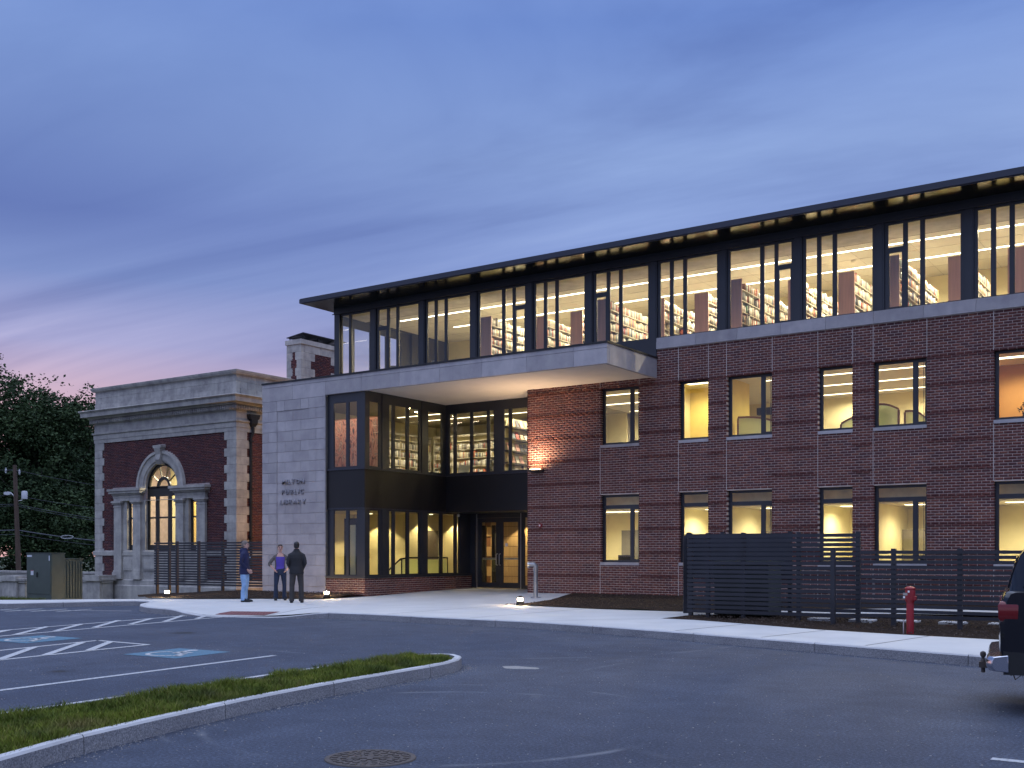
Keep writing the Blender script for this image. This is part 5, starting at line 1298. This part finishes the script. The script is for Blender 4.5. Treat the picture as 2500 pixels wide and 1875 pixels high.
# low stone walls by the old building
def low_wall(x0, x1, y0, y1, z0, z1, label, pier=None):
    t = thing('low_stone_wall', ((x0 + x1) / 2, (y0 + y1) / 2, z0), label, 'stone wall')
    mb = MB(); mb.box(x0, x1, y0, y1, z0, z1 - .22); mb.build('wall_body', OSTONE, t)
    mb = MB(); mb.box(x0 - .06, x1 + .06, y0 - .06, y1 + .06, z1 - .215, z1 - .12); mb.box(x0 - .1, x1 + .1, y0 - .1, y1 + .1, z1 - .117, z1); mb.build('wall_cap', OSTONE, t, bevel=.015)
    if pier:
        a, b = pier; mb = MB(); mb.box(a, b, y0 - .12, y1 + .12, z0, z1 - .13); mb.box(a - .1, b + .1, y0 - .22, y1 + .22, z1 - .127, z1 + .12); mb.build('pier', OSTONE, t)
low_wall(-26.5, -22.9, .55, 1.0, -.7, .46, 'low stone wall between the green cabinet and the old library', (-23.9, -22.95))
low_wall(-38, -28.9, .55, 1.0, -.7, .36, 'low stone wall left of the green cabinet, ending in a pier', (-30.6, -29.4))
low_wall(-48, -25, 4.2, 4.6, -.7, .62, 'farther low stone wall below the utility pole')

# ------------------------------------------------------------------ slatted fences
def fence(label, p0, p1, z0, z1, pitch, sh, posts, ztop=.04, zfoot=.02, th=.022, both=False, group=None):
    a, b = Vector((*p0, 0)), Vector((*p1, 0)); d = (b - a).normalized(); nrm = Vector((d.y, -d.x, 0)); ln = (b - a).length
    t = thing('slatted_fence', ((a + b) / 2)[:2] + (zfoot,), label, 'fence', group)
    n = int((z1 - z0) / pitch)
    for i in range(n + 1):
        z = z1 - sh / 2 - i * pitch
        if z < z0: break
        w = random.uniform(-.002, .002)
        mb = MB(); mb.obox((a + b) / 2 + nrm * .035 + Vector((0, 0, z + w)), d, nrm, (0, 0, 1), ln / 2 + .02, th / 2, sh / 2); mb.build('slat', FENCE, t)
    for u in posts:
        c = a + d * u; mb = MB(); mb.obox(c - nrm * .018 + Vector((0, 0, (z1 + ztop + zfoot) / 2)), d, nrm, (0, 0, 1), .042, .042, (z1 + ztop - zfoot) / 2); mb.build('post', FENCE, t)
    return t
fence('dark slatted fence between the old library and the pale stone wall', (-14.8, -2.9), (-8.93, -2.9), .34, 1.96, .094, .063, [.08, .78, 1.22, 2.42, 3.7, 4.75], zfoot=-.1)
fence('tall dense slatted fence in front of the ground floor office windows', (8.86, -7.0), (12.62, -7.0), .26, 1.955, .0965, .071, [.04, .45, 1.27, 2.49, 3.72], zfoot=.05)
fence('short side panel closing the left end of the tall slatted fence', (8.9, -6.9), (8.2, -5.75), .26, 1.93, .0965, .064, [1.3], zfoot=.05)
fence('second slatted fence standing close behind the left half of the tall one', (8.2, -5.7), (10.75, -5.7), .26, 2.0, .0965, .071, [.05, .9, 2.5], zfoot=.05)
fence('lower, more open slatted fence running right behind the red post', (12.90, -7.8), (20.5, -7.8), .28, 1.60, .094, .063, [-.58, .59, 1.79, 3.0, 4.2, 5.4, 6.6], zfoot=.05)
t = thing('equipment_box', (9.95, -6.3, .2), 'dark equipment cabinet hidden inside the slatted enclosure', 'cabinet')
mb = MB(); mb.box(9.35, 10.6, -6.75, -5.95, .2, 1.32); mb.build('body', GREEN, t, bevel=.02); mb = MB(); mb.box(9.3, 10.65, -6.8, -5.9, 1.32, 1.38); mb.build('lid', GREEN, t)

# red indicator post
x, y, z = 14.18, -9.35, .13
t = thing('red_post', (x, y, z), 'red fire-service indicator post in the mulch in front of the low fence', 'indicator post')
mb = MB(); mb.lathe((x, y, z - .05), [(.064, 0), (.064, .58), (.062, .59), (.082, .635), (.086, .65), (.086, .80), (.080, .83), (.092, .835), (.092, .855), (.06, .88), (.02, .888)], 18); mb.build('post_body', RED, t, smooth='auto')
mb = MB(); mb.box(x + .05, x + .11, y - .05, y + .03, .72, .80); mb.build('side_boss', RED, t, bevel=.01)
mb = MB(); a = Vector((-.45, -.89, 0)); u = Vector((.89, -.45, 0))
mb.obox(Vector((x, y, .83)) + a * .086 - u * .03, u, a, (0, 0, 1), .045, .004, .022); mb.build('indicator_window', simple('window_grey', (.30, .28, .27), .3), t)
mb = MB()
for du, dz in ((.04, .875), (-.06, .775)): mb.obox(Vector((x, y, dz)) + a * .084 + u * du, u, a, (0, 0, 1), .018, .004, .018)
mb.build('label_plate', WHITE, t)
mb = MB(); mb.tube([(x - .10, y - .05, z), (x - .10, y - .05, z + .25)], .012, 6); mb.build('side_rod', SILVER, t)

# green pad-mounted cabinet
t = thing('utility_cabinet', (-12.7, -8.8, 0), 'large dark green utility cabinet at the left by the kerb', 'utility cabinet')
x0, x1, y0 = -13.33, -12.0, -9.0
mb = MB(); mb.box(x0, x1, y0, y0 + .48, .03, 1.545); mb.build('body', GREEN, t, bevel=.012)
mb = MB(); mb.box(x0 - .015, x1 + .015, y0 - .02, y0 + .49, 1.545, 1.575); mb.build('lid', GREEN, t)
mb = MB(); mb.box(x0 + .02, x1 - .02, y0 - .02, y0 - .002, .27, 1.52); dr = mb.build('door', GREEN, t, bevel=.006)
mb = MB(); mb.box(-12.74, -12.71, y0 - .05, y0 - .02, .80, .95); mb.build('latch', TAR, dr)
mb = MB(); mb.box(x0 + .08, x1 - .02, y0 + .49, y0 + 1.12, .03, 1.36); mb.build('tank', GREEN, t, bevel=.012)
mb = MB(); mb.box(x0 + .05, x1 + .0, y0 + .47, y0 + 1.16, 1.36, 1.39); mb.build('tank_lid', GREEN, t)
for k in range(6): mb = MB(); mb.box(x1 - .02, x1 + .012, y0 + .55 + k * .1, y0 + .57 + k * .1, .12, 1.3); mb.build('cooling_fin', GREEN, t)
DEC = solid('decal_white', (.55, .57, .62))
for a, b, c, e in ((-13.28, -13.02, 1.44, 1.50), (-13.08, -12.93, .86, 1.02), (-12.10, -12.05, 1.32, 1.48)): mb = MB(); mb.box(a, b, y0 - .024, y0 - .0205, c, e); mb.build('decal', DEC, t)
mb = MB(); mb.box(-13.08, -12.93, y0 - .026, y0 - .0245, 1.0, 1.02); mb.build('decal_band', RED, t)
mb = MB(); mb.box(-13.6, -11.8, -9.25, -7.7, -.1, .03); mb.build('pad', CONC, t)

# utility pole, lamp, transformer and wires
t = thing('utility_pole', (-54.1, 15.66, -.6), 'brown wooden utility pole with street lamp and transformer in front of the trees', 'utility pole')
pt = lambda z: Vector((-54.1 - .25 * z / 7.94, 15.66 - .16 * z / 7.94, z))
mb = MB(); mb.tube([pt(-.6), pt(3), pt(6), pt(7.94)], [.185, .165, .145, .13], 12); mb.build('pole', POLEW, t, smooth='auto')
rv = Vector((.8287, .5596, 0))
for du, z in ((-.65, 7.55), (.32, 7.45)):
    p = pt(z) + rv * du; mb = MB(); mb.lathe(p, [(.02, -.22), (.07, -.16), (.04, -.1), (.10, -.05), (.05, 0), (.09, .05), (.04, .1), (.05, .2)], 10); mb.build('insulator', CERAM, t, smooth='auto')
mb = MB(); mb.tube([pt(7.55) + rv * -.65, pt(7.6), pt(7.45) + rv * .32], .025, 6); mb.build('crossarm', WIRE, t)
mb = MB(); mb.tube([pt(5.3), pt(5.75) + rv * -.18, pt(5.98) + rv * -.38], .03, 8); mb.build('lamp_arm', SILVER, t, smooth='auto')
mb = MB(); c = pt(5.9) + rv * -.58; mb.loft([[c + rv * u + Vector((0, 0, z)) + Vector((-.5596, .8287, 0)) * y for y, z in ((-w, -h), (w, -h), (w * .8, h), (-w * .8, h))] for u, w, h in ((-.28, .05, .05), (-.2, .11, .10), (.05, .12, .13), (.24, .06, .07))]); mb.build('lamp_head', CERAM, t, smooth='auto')
mb = MB(); c = pt(5.75) + rv * .62; mb.lathe(c, [(.19, -.28), (.21, -.26), (.21, .25), (.17, .31), (.05, .33)], 16); mb.build('transformer', CERAM, t, smooth='auto')
mb = MB(); mb.tube([pt(5.3), c + Vector((0, 0, -.3))], .03, 6); mb.build('bracket', SILVER, t)
def wire(p0, p1, sag, r, label):
    p0, p1 = Vector(p0), Vector(p1); pts = [p0 + (p1 - p0) * u - Vector((0, 0, sag * 4 * u * (1 - u))) for u in [i / 14 for i in range(15)]]
    mb = MB(); mb.tube(pts, r, 6); tag(mb.build('power_line', WIRE), label, 'power line')
far = Vector((-40.0, 25.6, 0)); left = Vector((-75, .5, 0))
for i, (z, zf, r, s) in enumerate(((7.6, 5.6, .012, 'topmost thin wire of the utility pole'), (5.75, 4.3, .012, 'thin wire leaving the pole at the transformer'), (5.12, 3.3, .018, 'pale wire just below the street lamp'), (5.0, 3.05, .014, 'darker wire running just under the pale one'), (3.25, 2.25, .045, 'thick bundled cable low on the utility pole'), (2.95, 1.85, .016, 'lowest thin wire of the utility pole'))):
    wire(pt(z), far + Vector((0, 0, zf)), .5, r, s + ' towards the old library'); 
    wire(left + Vector((0, 0, z + .2)), pt(z), .25, r, s + ' towards the left edge')
mb = MB(); c = Vector((-51.2, 17.6, 2.75)); mb.tube([c + rv * (.45 * math.cos(q)) + Vector((0, 0, .12 * math.sin(q))) for q in np.linspace(0, 6.28, 15)], .022, 6); tag(mb.build('cable_coil', CERAM), 'pale coil of spare cable hung on the thick bundled wire', 'cable coil')

# ------------------------------------------------------------------ trees
def tree(x, y, z0, h, rad, n, label, seed, group='maples behind the utility pole', base=.18, leaf=.30):
    rd = random.Random(seed); nr = np.random.default_rng(seed)
    t = thing('maple_tree', (x, y, z0), label, 'tree', group)
    mb = MB(); tips = []
    lean = Vector((rd.uniform(-.04, .04), rd.uniform(-.04, .04), 1))
    trunk = [Vector((x, y, z0)) + lean * (h * .72 * k / 6) + Vector((rd.uniform(-.1, .1), rd.uniform(-.1, .1), 0)) * (k > 0) for k in range(7)]
    mb.tube(trunk, [h * .024 * (1 - .11 * k) for k in range(7)], 9)
    for k in range(22):
        u = rd.uniform(base + .05, .70); b = trunk[0] + (trunk[-1] - trunk[0]) * (u / .72); a = rd.uniform(0, 6.283); el = rd.uniform(.25, 1.0)
        l = rad * rd.uniform(.55, 1.0) * (1 - .35 * abs(u - .4)); d_ = Vector((math.cos(a) * math.cos(el), math.sin(a) * math.cos(el), math.sin(el)))
        p1 = b + d_ * l * .5 + Vector((0, 0, -.1)); p2 = b + d_ * l + Vector((0, 0, .15 * l)); mb.tube([b, p1, p2], [h * .009, h * .006, h * .002], 6); tips += [p2, p1]
    mb.build('trunk', BARK, t, smooth='auto')
    # leaf clumps: each a cluster of leaf-sized faces round a twig end, thrown through an uneven crown
    cl = []
    cz = z0 + h * (base + 1) / 2; hz = h * (1 - base) / 2
    while len(cl) < n:
        p = nr.normal(size=3); p /= np.linalg.norm(p); r = nr.random() ** .36
        q = p * r; w = 1 - .28 * max(0, q[2]) - .12 * max(0, -q[2])
        lob = 1 + .30 * mnoise.noise((p[0] * 1.9 + seed, p[1] * 1.9, p[2] * 1.9)) + .24 * mnoise.noise((p[0] * 4.5, p[1] * 4.5 + seed, p[2] * 4.5))
        c = np.array((x, y, cz)) + q * np.array((rad, rad, hz)) * w * lob
        if mnoise.noise((c[0] * .45, c[1] * .45, c[2] * .45 + seed)) < -.07: continue
        k = nr.integers(5, 12)      # a bough: flattened group of leafy twigs drooping at the edge
        d = nr.normal(size=(k, 3)) * np.array((.75, .75, .26)); d[:, 2] -= .12 * (d[:, 0] ** 2 + d[:, 1] ** 2)
        cl.extend(c + d)
    cl = np.array(cl[:n]); m = 12
    c = np.repeat(cl, m, 0) + nr.normal(size=(n * m, 3)) * np.array((.30, .30, .20))
    u = nr.normal(size=(n * m, 3)); u[:, 2] *= .5; u /= np.linalg.norm(u, axis=1)[:, None]
    w = np.cross(u, nr.normal(size=(n * m, 3))); w /= np.linalg.norm(w, axis=1)[:, None]
    s = leaf * nr.uniform(.45, 1.2, (n * m, 1))
    v = np.stack([c - u * s, c + w * s * .62 - u * s * .1, c + u * s, c - w * s * .62 - u * s * .1], 1).reshape(-1, 3)
    o = mesh_np('crown', v, np.arange(len(v)).reshape(-1, 4), LEAF, t); return t
TR = [(-66.0, 18.0, 21.0, 7.6, 1900, 'tallest maple cut by the left edge of the photo'), (-64.0, 24.6, 18.2, 5.6, 1500, 'broad maple directly behind the utility pole'), (-68.0, 28.4, 17.6, 5.4, 1500, 'rounded maple behind the right side of the utility pole'), (-66.5, 33.5, 15.8, 5.2, 1400, 'lower maple nearest to the old library cornice'), (-60.5, 21.2, 9.5, 5.0, 1000, 'low young maple under the tall ones behind the pole'), (-62.5, 28.6, 10.5, 5.2, 1000, 'low bushy maple behind the green cabinet'), (-79, 18, 22, 8, 1100, 'maple in the row behind, left of the pole'), (-82, 36, 17, 7, 900, 'maple in the row behind, near the old library')]
for i, (x, y, h, r_, n_, lab) in enumerate(TR): tree(x, y, -.6, h, r_, int(n_ * 2.6), lab, 11 + i * 7, base=.06 if h > 12 else .0, leaf=.15)

# ------------------------------------------------------------------ people
def ell(c, rx, ry, n=16, tilt=0.):
    return [(c[0] + rx * math.cos(t), c[1] + ry * math.sin(t), c[2] + tilt * math.sin(t)) for t in [2 * math.pi * i / n for i in range(n)]]
def fuse(name, mb, m, parent, vox, mats=None):
    """joins overlapping lofts into one continuous surface"""
    o = mb.build(name, m, parent, smooth=True)
    md = o.modifiers.new('r', 'REMESH'); md.mode = 'VOXEL'; md.voxel_size = vox; md.use_smooth_shade = True
    sm = o.modifiers.new('s', 'SMOOTH'); sm.factor = .5; sm.iterations = 4
    dg = bpy.context.evaluated_depsgraph_get(); me = bpy.data.meshes.new_from_object(o.evaluated_get(dg))
    old = o.data; o.modifiers.clear(); o.data = me; me.name = name; bpy.data.meshes.remove(old)
    me.polygons.foreach_set('use_smooth', [True] * len(me.polygons)); return o
SKIN = simple('skin', (.52, .30, .24), .5, var=.06); 
def person(x, y, rot, H, label, jacket, trousers, shoes, hair, pose):
    z0 = walkz(x, y); t = thing('person', (x, y, z0), label, 'person'); s = H / 1.77; fem = pose == 'woman'
    Z = Vector((x, y, z0)); P = lambda a, b, c: (x + a * s, y + b * s, z0 + c * s)
    sh = .165 if fem else .195; hipw = .10; st = .13 if pose != 'side' else .10
    if fem: el, wr = (.335, .06, 1.15), (.20, -.07, .985)
    elif pose == 'back': el, wr = (.248, .05, 1.15), (.150, -.095, .945)
    else: el, wr = (.235, .06, 1.14), (.130, -.100, .94)
    legs = [[(sd * hipw, 0, .92), (sd * (hipw + .012), -.01 * (1 if pose != 'side' else sd), .70), (sd * st, -.015, .50), (sd * st * 1.02, .015, .30), (sd * st * 1.05, .02, .09)] for sd in (-1, 1)]
    def torso(mb, inf, z_lo, z_hi, w=1.):
        prof = [(.84, .165, .115), (.95, .172 if not fem else .178, .118), (1.06, .152 if not fem else .138, .103), (1.16, .158 if not fem else .140, .105), (1.28, .172 if not fem else .155, .116), (1.38, .182 if not fem else .160, .108), (1.45, .150 if not fem else .128, .085), (1.50, .075, .066)]
        mb.loft([ell(P(0, .005, z), (a + inf) * w * s, (b + inf) * s) for z, a, b in prof if z_lo <= z <= z_hi])
    # bare body, one surface: trunk, neck, head with face, arms with five fingers, legs and feet
    mb = MB(); torso(mb, -.012, .8, 1.6)
    mb.tube([P(0, .01, 1.44), P(0, 0, 1.53), P(0, -.012, 1.60)], [.058 * s, .052 * s, .054 * s], 12)
    hc = 1.655
    mb.loft([ell(P(0, -.012 + o, hc + dz), rx * s, ry * s) for dz, rx, ry, o in ((-.118, .030, .034, -.028), (-.10, .046, .060, -.016), (-.06, .060, .080, -.006), (-.01, .070, .092, 0), (.04, .073, .095, .004), (.08, .064, .084, .006), (.105, .040, .056, .006), (.115, .012, .02, .006))])
    mb.loft([ell(P(0, -.104 - o, hc + dz), w * s, d * s, 8) for dz, w, d, o in ((.03, .008, .010, -.006), (0, .011, .014, .004), (-.022, .017, .018, .010), (-.034, .012, .012, .002))])
    mb.loft([ell(P(0, -.092, hc - .058 + dz), w * s, .012 * s, 8) for dz, w in ((-.010, .012), (0, .024), (.010, .012))])
    for sd in (-1, 1):
        mb.loft([ell(P(sd * .073, .006, hc + dz), .010 * s, w * s, 8) for dz, w in ((-.035, .008), (-.012, .016), (.018, .020), (.032, .010))])
        mb.tube([P(sd * (sh - .07), .005, 1.40), P(sd * (sh + .0), .015, 1.35), P(sd * el[0], el[1], el[2]), P(sd * (el[0] + wr[0]) / 2, (el[1] + wr[1]) / 2 - .005, (el[2] + wr[2]) / 2), P(sd * wr[0], wr[1], wr[2])], [.030 * s, .032 * s, .030 * s, .034 * s, .027 * s], 12)
        w = Vector(wr); d = (w - Vector(el)).normalized(); lat = Vector((1, 0, 0)); 
        pm = w + d * .085; mb.tube([P(sd * w.x, w.y, w.z), P(sd * (w + d * .04).x, (w + d * .04).y, (w + d * .04).z), P(sd * pm.x, pm.y, pm.z)], [.028 * s, .036 * s, .034 * s], 10)
        nrm = d.cross(lat).normalized()
        for k, ln in enumerate((.062, .074, .070, .054)):
            off = nrm * (.027 - .018 * k); b = pm + off; m1 = b + d * ln * .5; m2 = b + d * ln - lat * .02
            mb.tube([P(sd * q.x, q.y, q.z) for q in (pm + off * .7 - d * .02, b, m1, m2)], [.0115 * s, .0105 * s, .0095 * s, .008 * s], 7)
        th = w + d * .03 + nrm * .03; mb.tube([P(sd * q.x, q.y, q.z) for q in (w + d * .025, th + nrm * .012 + d * .02, th + nrm * .02 + d * .055)], [.014 * s, .012 * s, .009 * s], 7)
    for lg in legs: mb.tube([P(*q) for q in lg], [.078 * s, .070 * s, .052 * s, .050 * s, .034 * s], 12)
    for sd, lg in zip((-1, 1), legs):
        ax = lg[-1]; mb.loft([ell(P(ax[0] + sd * .01, yy, .045), w * s, .03 * s, 10) for yy, w in ((.06, .03), (0, .036), (-.1, .04), (-.16, .03))] if False else [[P(ax[0] + a * w + sd * .01, yy, .03 + b * h) for a, b in ((-1, 0), (1, 0), (.8, 1), (-.8, 1))] for yy, w, h in ((.065, .03, .06), (.0, .036, .07), (-.09, .042, .045), (-.165, .03, .03))])
    fuse('body', mb, SKIN, t, .008)
    # trousers
    mb = MB(); mb.loft([ell(P(0, .006, z), a * s, b * s) for z, a, b in ((.80, .172, .122), (.88, .180, .130), (.96, .176, .126), (1.03, .160, .112))])
    r_ = [.098, .092, .076, .074, .072] if not fem else [.096, .086, .066, .068, .074]
    for lg in legs: mb.tube([P(q[0], q[1] + .004, q[2] - (.045 if i == 4 else 0)) for i, q in enumerate(lg)], [a * s for a in r_], 14)
    fuse('trousers', mb, trousers, t, .010)
    # jacket or cardigan
    mb = MB()
    lo = .98 if fem else (.80 if pose == 'side' else .84)
    if fem:
        torso(mb, .006, .90, 1.42); fuse('top', mb, pose_top, t, .009); mb = MB()
        for sd in (-1, 1):   # the two open fronts and the back of the cardigan
            arc_ = [t_ for t_ in np.linspace(-.55, 1.571, 9)]
            rings = []
            for z, a, b in ((.93, .190, .142), (1.02, .170, .128), (1.14, .160, .126), (1.28, .172, .136), (1.38, .172, .126), (1.46, .120, .090), (1.50, .080, .074)):
                o_ = [P(sd * a * math.cos(q), b * math.sin(q) + .005, z) for q in arc_]; i_ = [P(sd * (a - .022) * math.cos(q), (b - .022) * math.sin(q) + .005, z) for q in reversed(arc_)]
                rings.append(o_ + i_)
            mb.loft(rings)
    else:
        prof = [(lo, .215, .152), (.95, .206, .150), (1.06, .186, .134), (1.18, .190, .134), (1.30, .204, .138), (1.39, .196, .124), (1.44, .165, .108), (1.48, .125, .092), (1.52, .090, .084), (1.565, .080, .080)]
        mb.loft([ell(P(0, .008, z), a * s, b * s) for z, a, b in prof])
        if pose == 'side': mb.loft([ell(P(0, .085, z), a * s, b * s) for z, a, b in ((1.36, .07, .03), (1.44, .12, .07), (1.52, .11, .06), (1.56, .06, .03))])
    for sd in (-1, 1):
        e_, w_ = Vector(el), Vector(wr); end = e_ + (w_ - e_) * (.30 if fem else .92)
        mb.tube([P(sd * (sh - .075), .005, 1.425), P(sd * (sh - .005), .012, 1.375), P(sd * ((sh + el[0]) / 2 + .005), .035, 1.27), P(sd * e_.x, e_.y, e_.z), P(sd * (e_ + (end - e_) * .5).x, (e_ + (end - e_) * .5).y, (e_ + (end - e_) * .5).z), P(sd * end.x, end.y, end.z)], [a * s for a in ((.050, .060, .058, .053, .050, .046) if not fem else (.056, .060, .056, .052, .054, .054))], 12)
    fuse('cardigan' if fem else 'jacket', mb, jacket, t, .010)
    if pose == 'side':
        mb = MB(); mb.box(x - .02, x + .055, y - .152, y - .135, z0 + 1.27, z0 + 1.30); mb.build('chest_badge', solid('badge_blue', (.35, .45, .6)), t)
    # shoes
    mb = MB()
    for sd, lg in zip((-1, 1), legs):
        ax = lg[-1]; mb.loft([[P(ax[0] + a * w + sd * .012, yy, .004 + b * h) for a, b in ((-1, 0), (1, 0), (1, .45), (.7, 1), (-.7, 1), (-1, .45))] for yy, w, h in ((.085, .034, .08), (.04, .042, .105), (-.03, .044, .105), (-.10, .050, .075), (-.16, .048, .06), (-.20, .03, .04))])
    fuse('shoes', mb, shoes, t, .009)
    # hair, eyes, brows and mouth
    mb = MB(); k = 1.0
    prof = ((-.07, .062, .058, .050), (-.03, .079, .078, .032), (.015, .083, .092, .016), (.06, .080, .101, .006), (.095, .064, .084, .006), (.118, .038, .052, .006), (.128, .01, .014, .006))
    mb.loft([ell(P(0, -.006 + o, hc + dz), rx * s, ry * s) for dz, rx, ry, o in prof])
    if fem: mb.loft([ell(P(0, .10, hc + dz), r * s, r * s, 10) for dz, r in ((-.01, .012), (.01, .03), (.04, .035), (.065, .015))])
    fuse('hair', mb, hair, t, .009)
    for sd in (-1, 1):
        mb = MB(); mb.lathe(P(sd * .028, -.098, hc + .006), [(.002, -.009), (.010, -.004), (.010, .004), (.002, .009)], 8); mb.build('eye', TAR, t)
        mb = MB(); mb.box(x + (sd * .028 - .016) * s, x + (sd * .028 + .016) * s, y - .106 * s, y - .095 * s, z0 + (hc + .024) * s, z0 + (hc + .031) * s); mb.build('eyebrow', hair, t)
    mb = MB(); mb.box(x - .02 * s, x + .02 * s, y - .107 * s, y - .098 * s, z0 + (hc - .062) * s, z0 + (hc - .054) * s); mb.build('mouth', solid('lips', (.35, .10, .09)), t)
    t.rotation_euler = (0, 0, rot); return t
DENIM = lambda n, c: simple(n, c, .85, var=.22, scale=7)
pose_top = simple('purple_top', (.095, .06, .36), .8, var=.1)
person(-4.8, -7.54, R(124), 1.76, 'man in a dark blue hooded jacket and light blue jeans, seen from the side', simple('navy_jacket', (.010, .014, .060), .8, var=.2), DENIM('light_denim', (.25, .40, .62)), TAR, simple('grey_hair', (.16, .13, .11), .8, var=.3, scale=30), 'side')
person(-4.78, -6.18, R(50), 1.67, 'woman in grey cardigan and purple top, hands at her hips, facing the car park', simple('grey_cardigan', (.12, .105, .095), .9, var=.2, scale=14), DENIM('dark_denim', (.020, .030, .060)), TAR, simple('brown_hair', (.05, .028, .022), .6, var=.3, scale=30), 'woman')
person(-3.18, -7.09, R(-138), 1.73, 'man in a black jacket and dark grey trousers with his back turned', simple('black_jacket', (.010, .010, .013), .7, var=.2), DENIM('charcoal_cloth', (.040, .036, .036)), TAR, simple('black_hair', (.010, .008, .008), .5, var=.3, scale=30), 'back')

# ------------------------------------------------------------------ the black sport utility vehicle cut by the right edge
t = thing('parked_car', (17.13, -18.04, 0), 'black sport utility vehicle cut off by the right edge, its tail towards the photo', 'car')
U, Wd = Vector((.9869, .161, 0)), Vector((-.161, .9869, 0)); O = Vector((17.13, -18.04, 0))
T = lambda u, w, z: O + U * u + Wd * w + Vector((0, 0, z))
CARB = solid('black_car_paint', (.006, .006, .009), .12); CARB.node_tree.nodes['Principled BSDF'].inputs['Coat Weight'].default_value = .25
CHROME = solid('chrome', (.62, .62, .65), .12, 1.0); TINT = solid('tinted_glass', (.006, .006, .008), .05)
lower = [(.06, .46), (.015, .52), (.0, .62), (-.005, .80), (.0, .98), (.015, 1.10), (.05, 1.175), (.09, 1.19), (2.0, 1.19), (3.5, 1.17), (3.75, 1.16), (4.8, 1.10), (4.98, 1.0), (5.02, .8), (5.0, .5), (4.7, .42), (.4, .42)]
mb = MB(); rows = []
for w, ins in ((.0, .05), (.03, .012), (.10, 0), (1.0, 0), (1.85, 0), (1.92, .012), (1.95, .05)):
    rows.append([T(2.5 + (u - 2.5) * (1 - ins / 2.5), w, .8 + (z - .8) * (1 - ins * .8)) for u, z in lower])
mb.loft(rows); mb.build('body', CARB, t, smooth='auto')
cab = [(.085, 1.185), (.10, 1.27), (.135, 1.40), (.18, 1.52), (.235, 1.60), (.33, 1.645), (.9, 1.67), (2.4, 1.67), (2.9, 1.64), (3.1, 1.58), (3.75, 1.18)]
mb = MB(); rows = []
for w, k in ((.05, 0), (.06, .02), (.16, 1.0), (.24, 1.03), (1.71, 1.03), (1.79, 1.0), (1.89, .02), (1.90, 0)):
    rows.append([T(u if k > .5 else u, w if not (.05 < w < .1) else w, z if k > .5 else 1.17 + (z - 1.17) * k) for u, z in cab])
mb.loft(rows); mb.build('cabin', CARB, t, smooth='auto')
def side_glass(u0, u1, w0, w1):
    return [T(u0, w0, 1.225), T(u1, w0, 1.225), T(u1 - .02, w1, 1.56), T(u0 + .12, w1, 1.56)]
for a, b in ((.20, 1.05), (1.15, 2.1), (2.2, 3.1)):
    mb = MB(); q = side_glass(a, b, .067, .143); mb.face(q); k2 = [p - Wd * .008 for p in q]; mb.loft([q, k2]); mb.build('side_window', TINT, t)
mb = MB(); mb.loft([[T(.076 - .008, w, 1.21), T(.165 - .008, w, 1.52), T(.17, w, 1.52), T(.085, w, 1.21)] for w in (.25, 1.7)]); mb.build('rear_window', TINT, t)
LENS = solid('tail_lamp_red', (.16, .004, .004), .15); LENS.node_tree.nodes['Principled BSDF'].inputs['Coat Weight'].default_value = .6
for w0, w1 in ((-.006, .10), (1.85, 1.956)):
    mb = MB(); mb.loft([[T(u, w, z) for u, w in ((-.012 + e, w0 + e), (.165 - e, w0 + e), (.165 - e, w1 - e), (-.012 + e, w1 - e))] for z, e in ((.888, .045), (.90, .02), (.93, .004), (1.05, 0), (1.085, .016), (1.10, .045))]); mb.build('tail_light', LENS, t, smooth='auto', bevel=.01)
mb = MB(); mb.loft([[T(u + (.0 if 0 < i < 5 else .05), w, z) for u, z in ((-.085, .43), (-.115, .47), (-.115, .53), (-.095, .565), (.03, .585), (.035, .42))] for i, w in enumerate((-.015, .06, .6, 1.35, 1.89, 1.965))]); mb.build('rear_bumper', CHROME, t, smooth='auto', bevel=.008)
mb = MB(); mb.loft([[T(u, w, z) for u, z in ((.036, .40), (.036, .62), (.5, .60), (.5, .40))] for w in (-.004, .02)]); mb.build('lower_trim', TAR, t)
mb = MB(); mb.loft([[T(u, .95 + w, z) for w, z in ((-.035, -.03 + .40), (.035, .37), (.035, .43), (-.035, .43))] for u in (.2, -.20)]); mb.lathe(T(-.16, .95, .43), [(.025, 0), (.022, .02), (.014, .03), (.014, .045), (.026, .055), (.031, .075), (.026, .098), (.01, .108)], 14); mb.lathe(T(-.16, .95, .32), [(.02, 0), (.02, .05)], 10); mb.build('tow_hitch', IRON, t, smooth='auto')
mb = MB(); mb.tube([T(.05 + .05 * i, .5 + .05 * math.sin(i * 2), .40 - .06 * abs(math.sin(i * 1.3))) for i in range(9)], .006, 6); mb.tube([T(.1, .45, .42), T(.14, .46, .31), T(.2, .5, .36), T(.22, .5, .29), T(.28, .5, .40)], .006, 6); mb.build('trailer_wire', TAR, t)
mb = MB()
for w in (.0, 1.75): mb.tube([T(.8 , w, .0 + .72)] * 1 + [T(.8, w + .01, .72)], .01, 4)
for u in (1.05, 4.15):
    for w in (.03, 1.70):
        a, b = T(u, w, .37), T(u, w + .22, .37)
        mb = MB(); mb.tube([a, a + Wd * .03, b - Wd * .03, b], [.33, .37, .37, .33], 28); wh = mb.build('wheel', TAR, t, smooth='auto')
        mb = MB(); mb.tube([a - Wd * .004, a + Wd * .05], [.22, .24], 20); mb.build('rim', SILVER, wh, smooth='auto')
mb = MB(); mb.loft([[T(u, w, z) for u, z in ((.5, .44), (4.6, .44), (4.6, .25), (.7, .28))] for w in (.25, 1.7)]); mb.build('underbody', TAR, t)
mb = MB(); mb.loft([[T(u, .0 - .003, z) for u, z in ((.45 + .0, .42), (.6, .6))] + [T(.6, .05, .6), T(.45, .05, .42)] for _ in (0, 1)]) if False else None
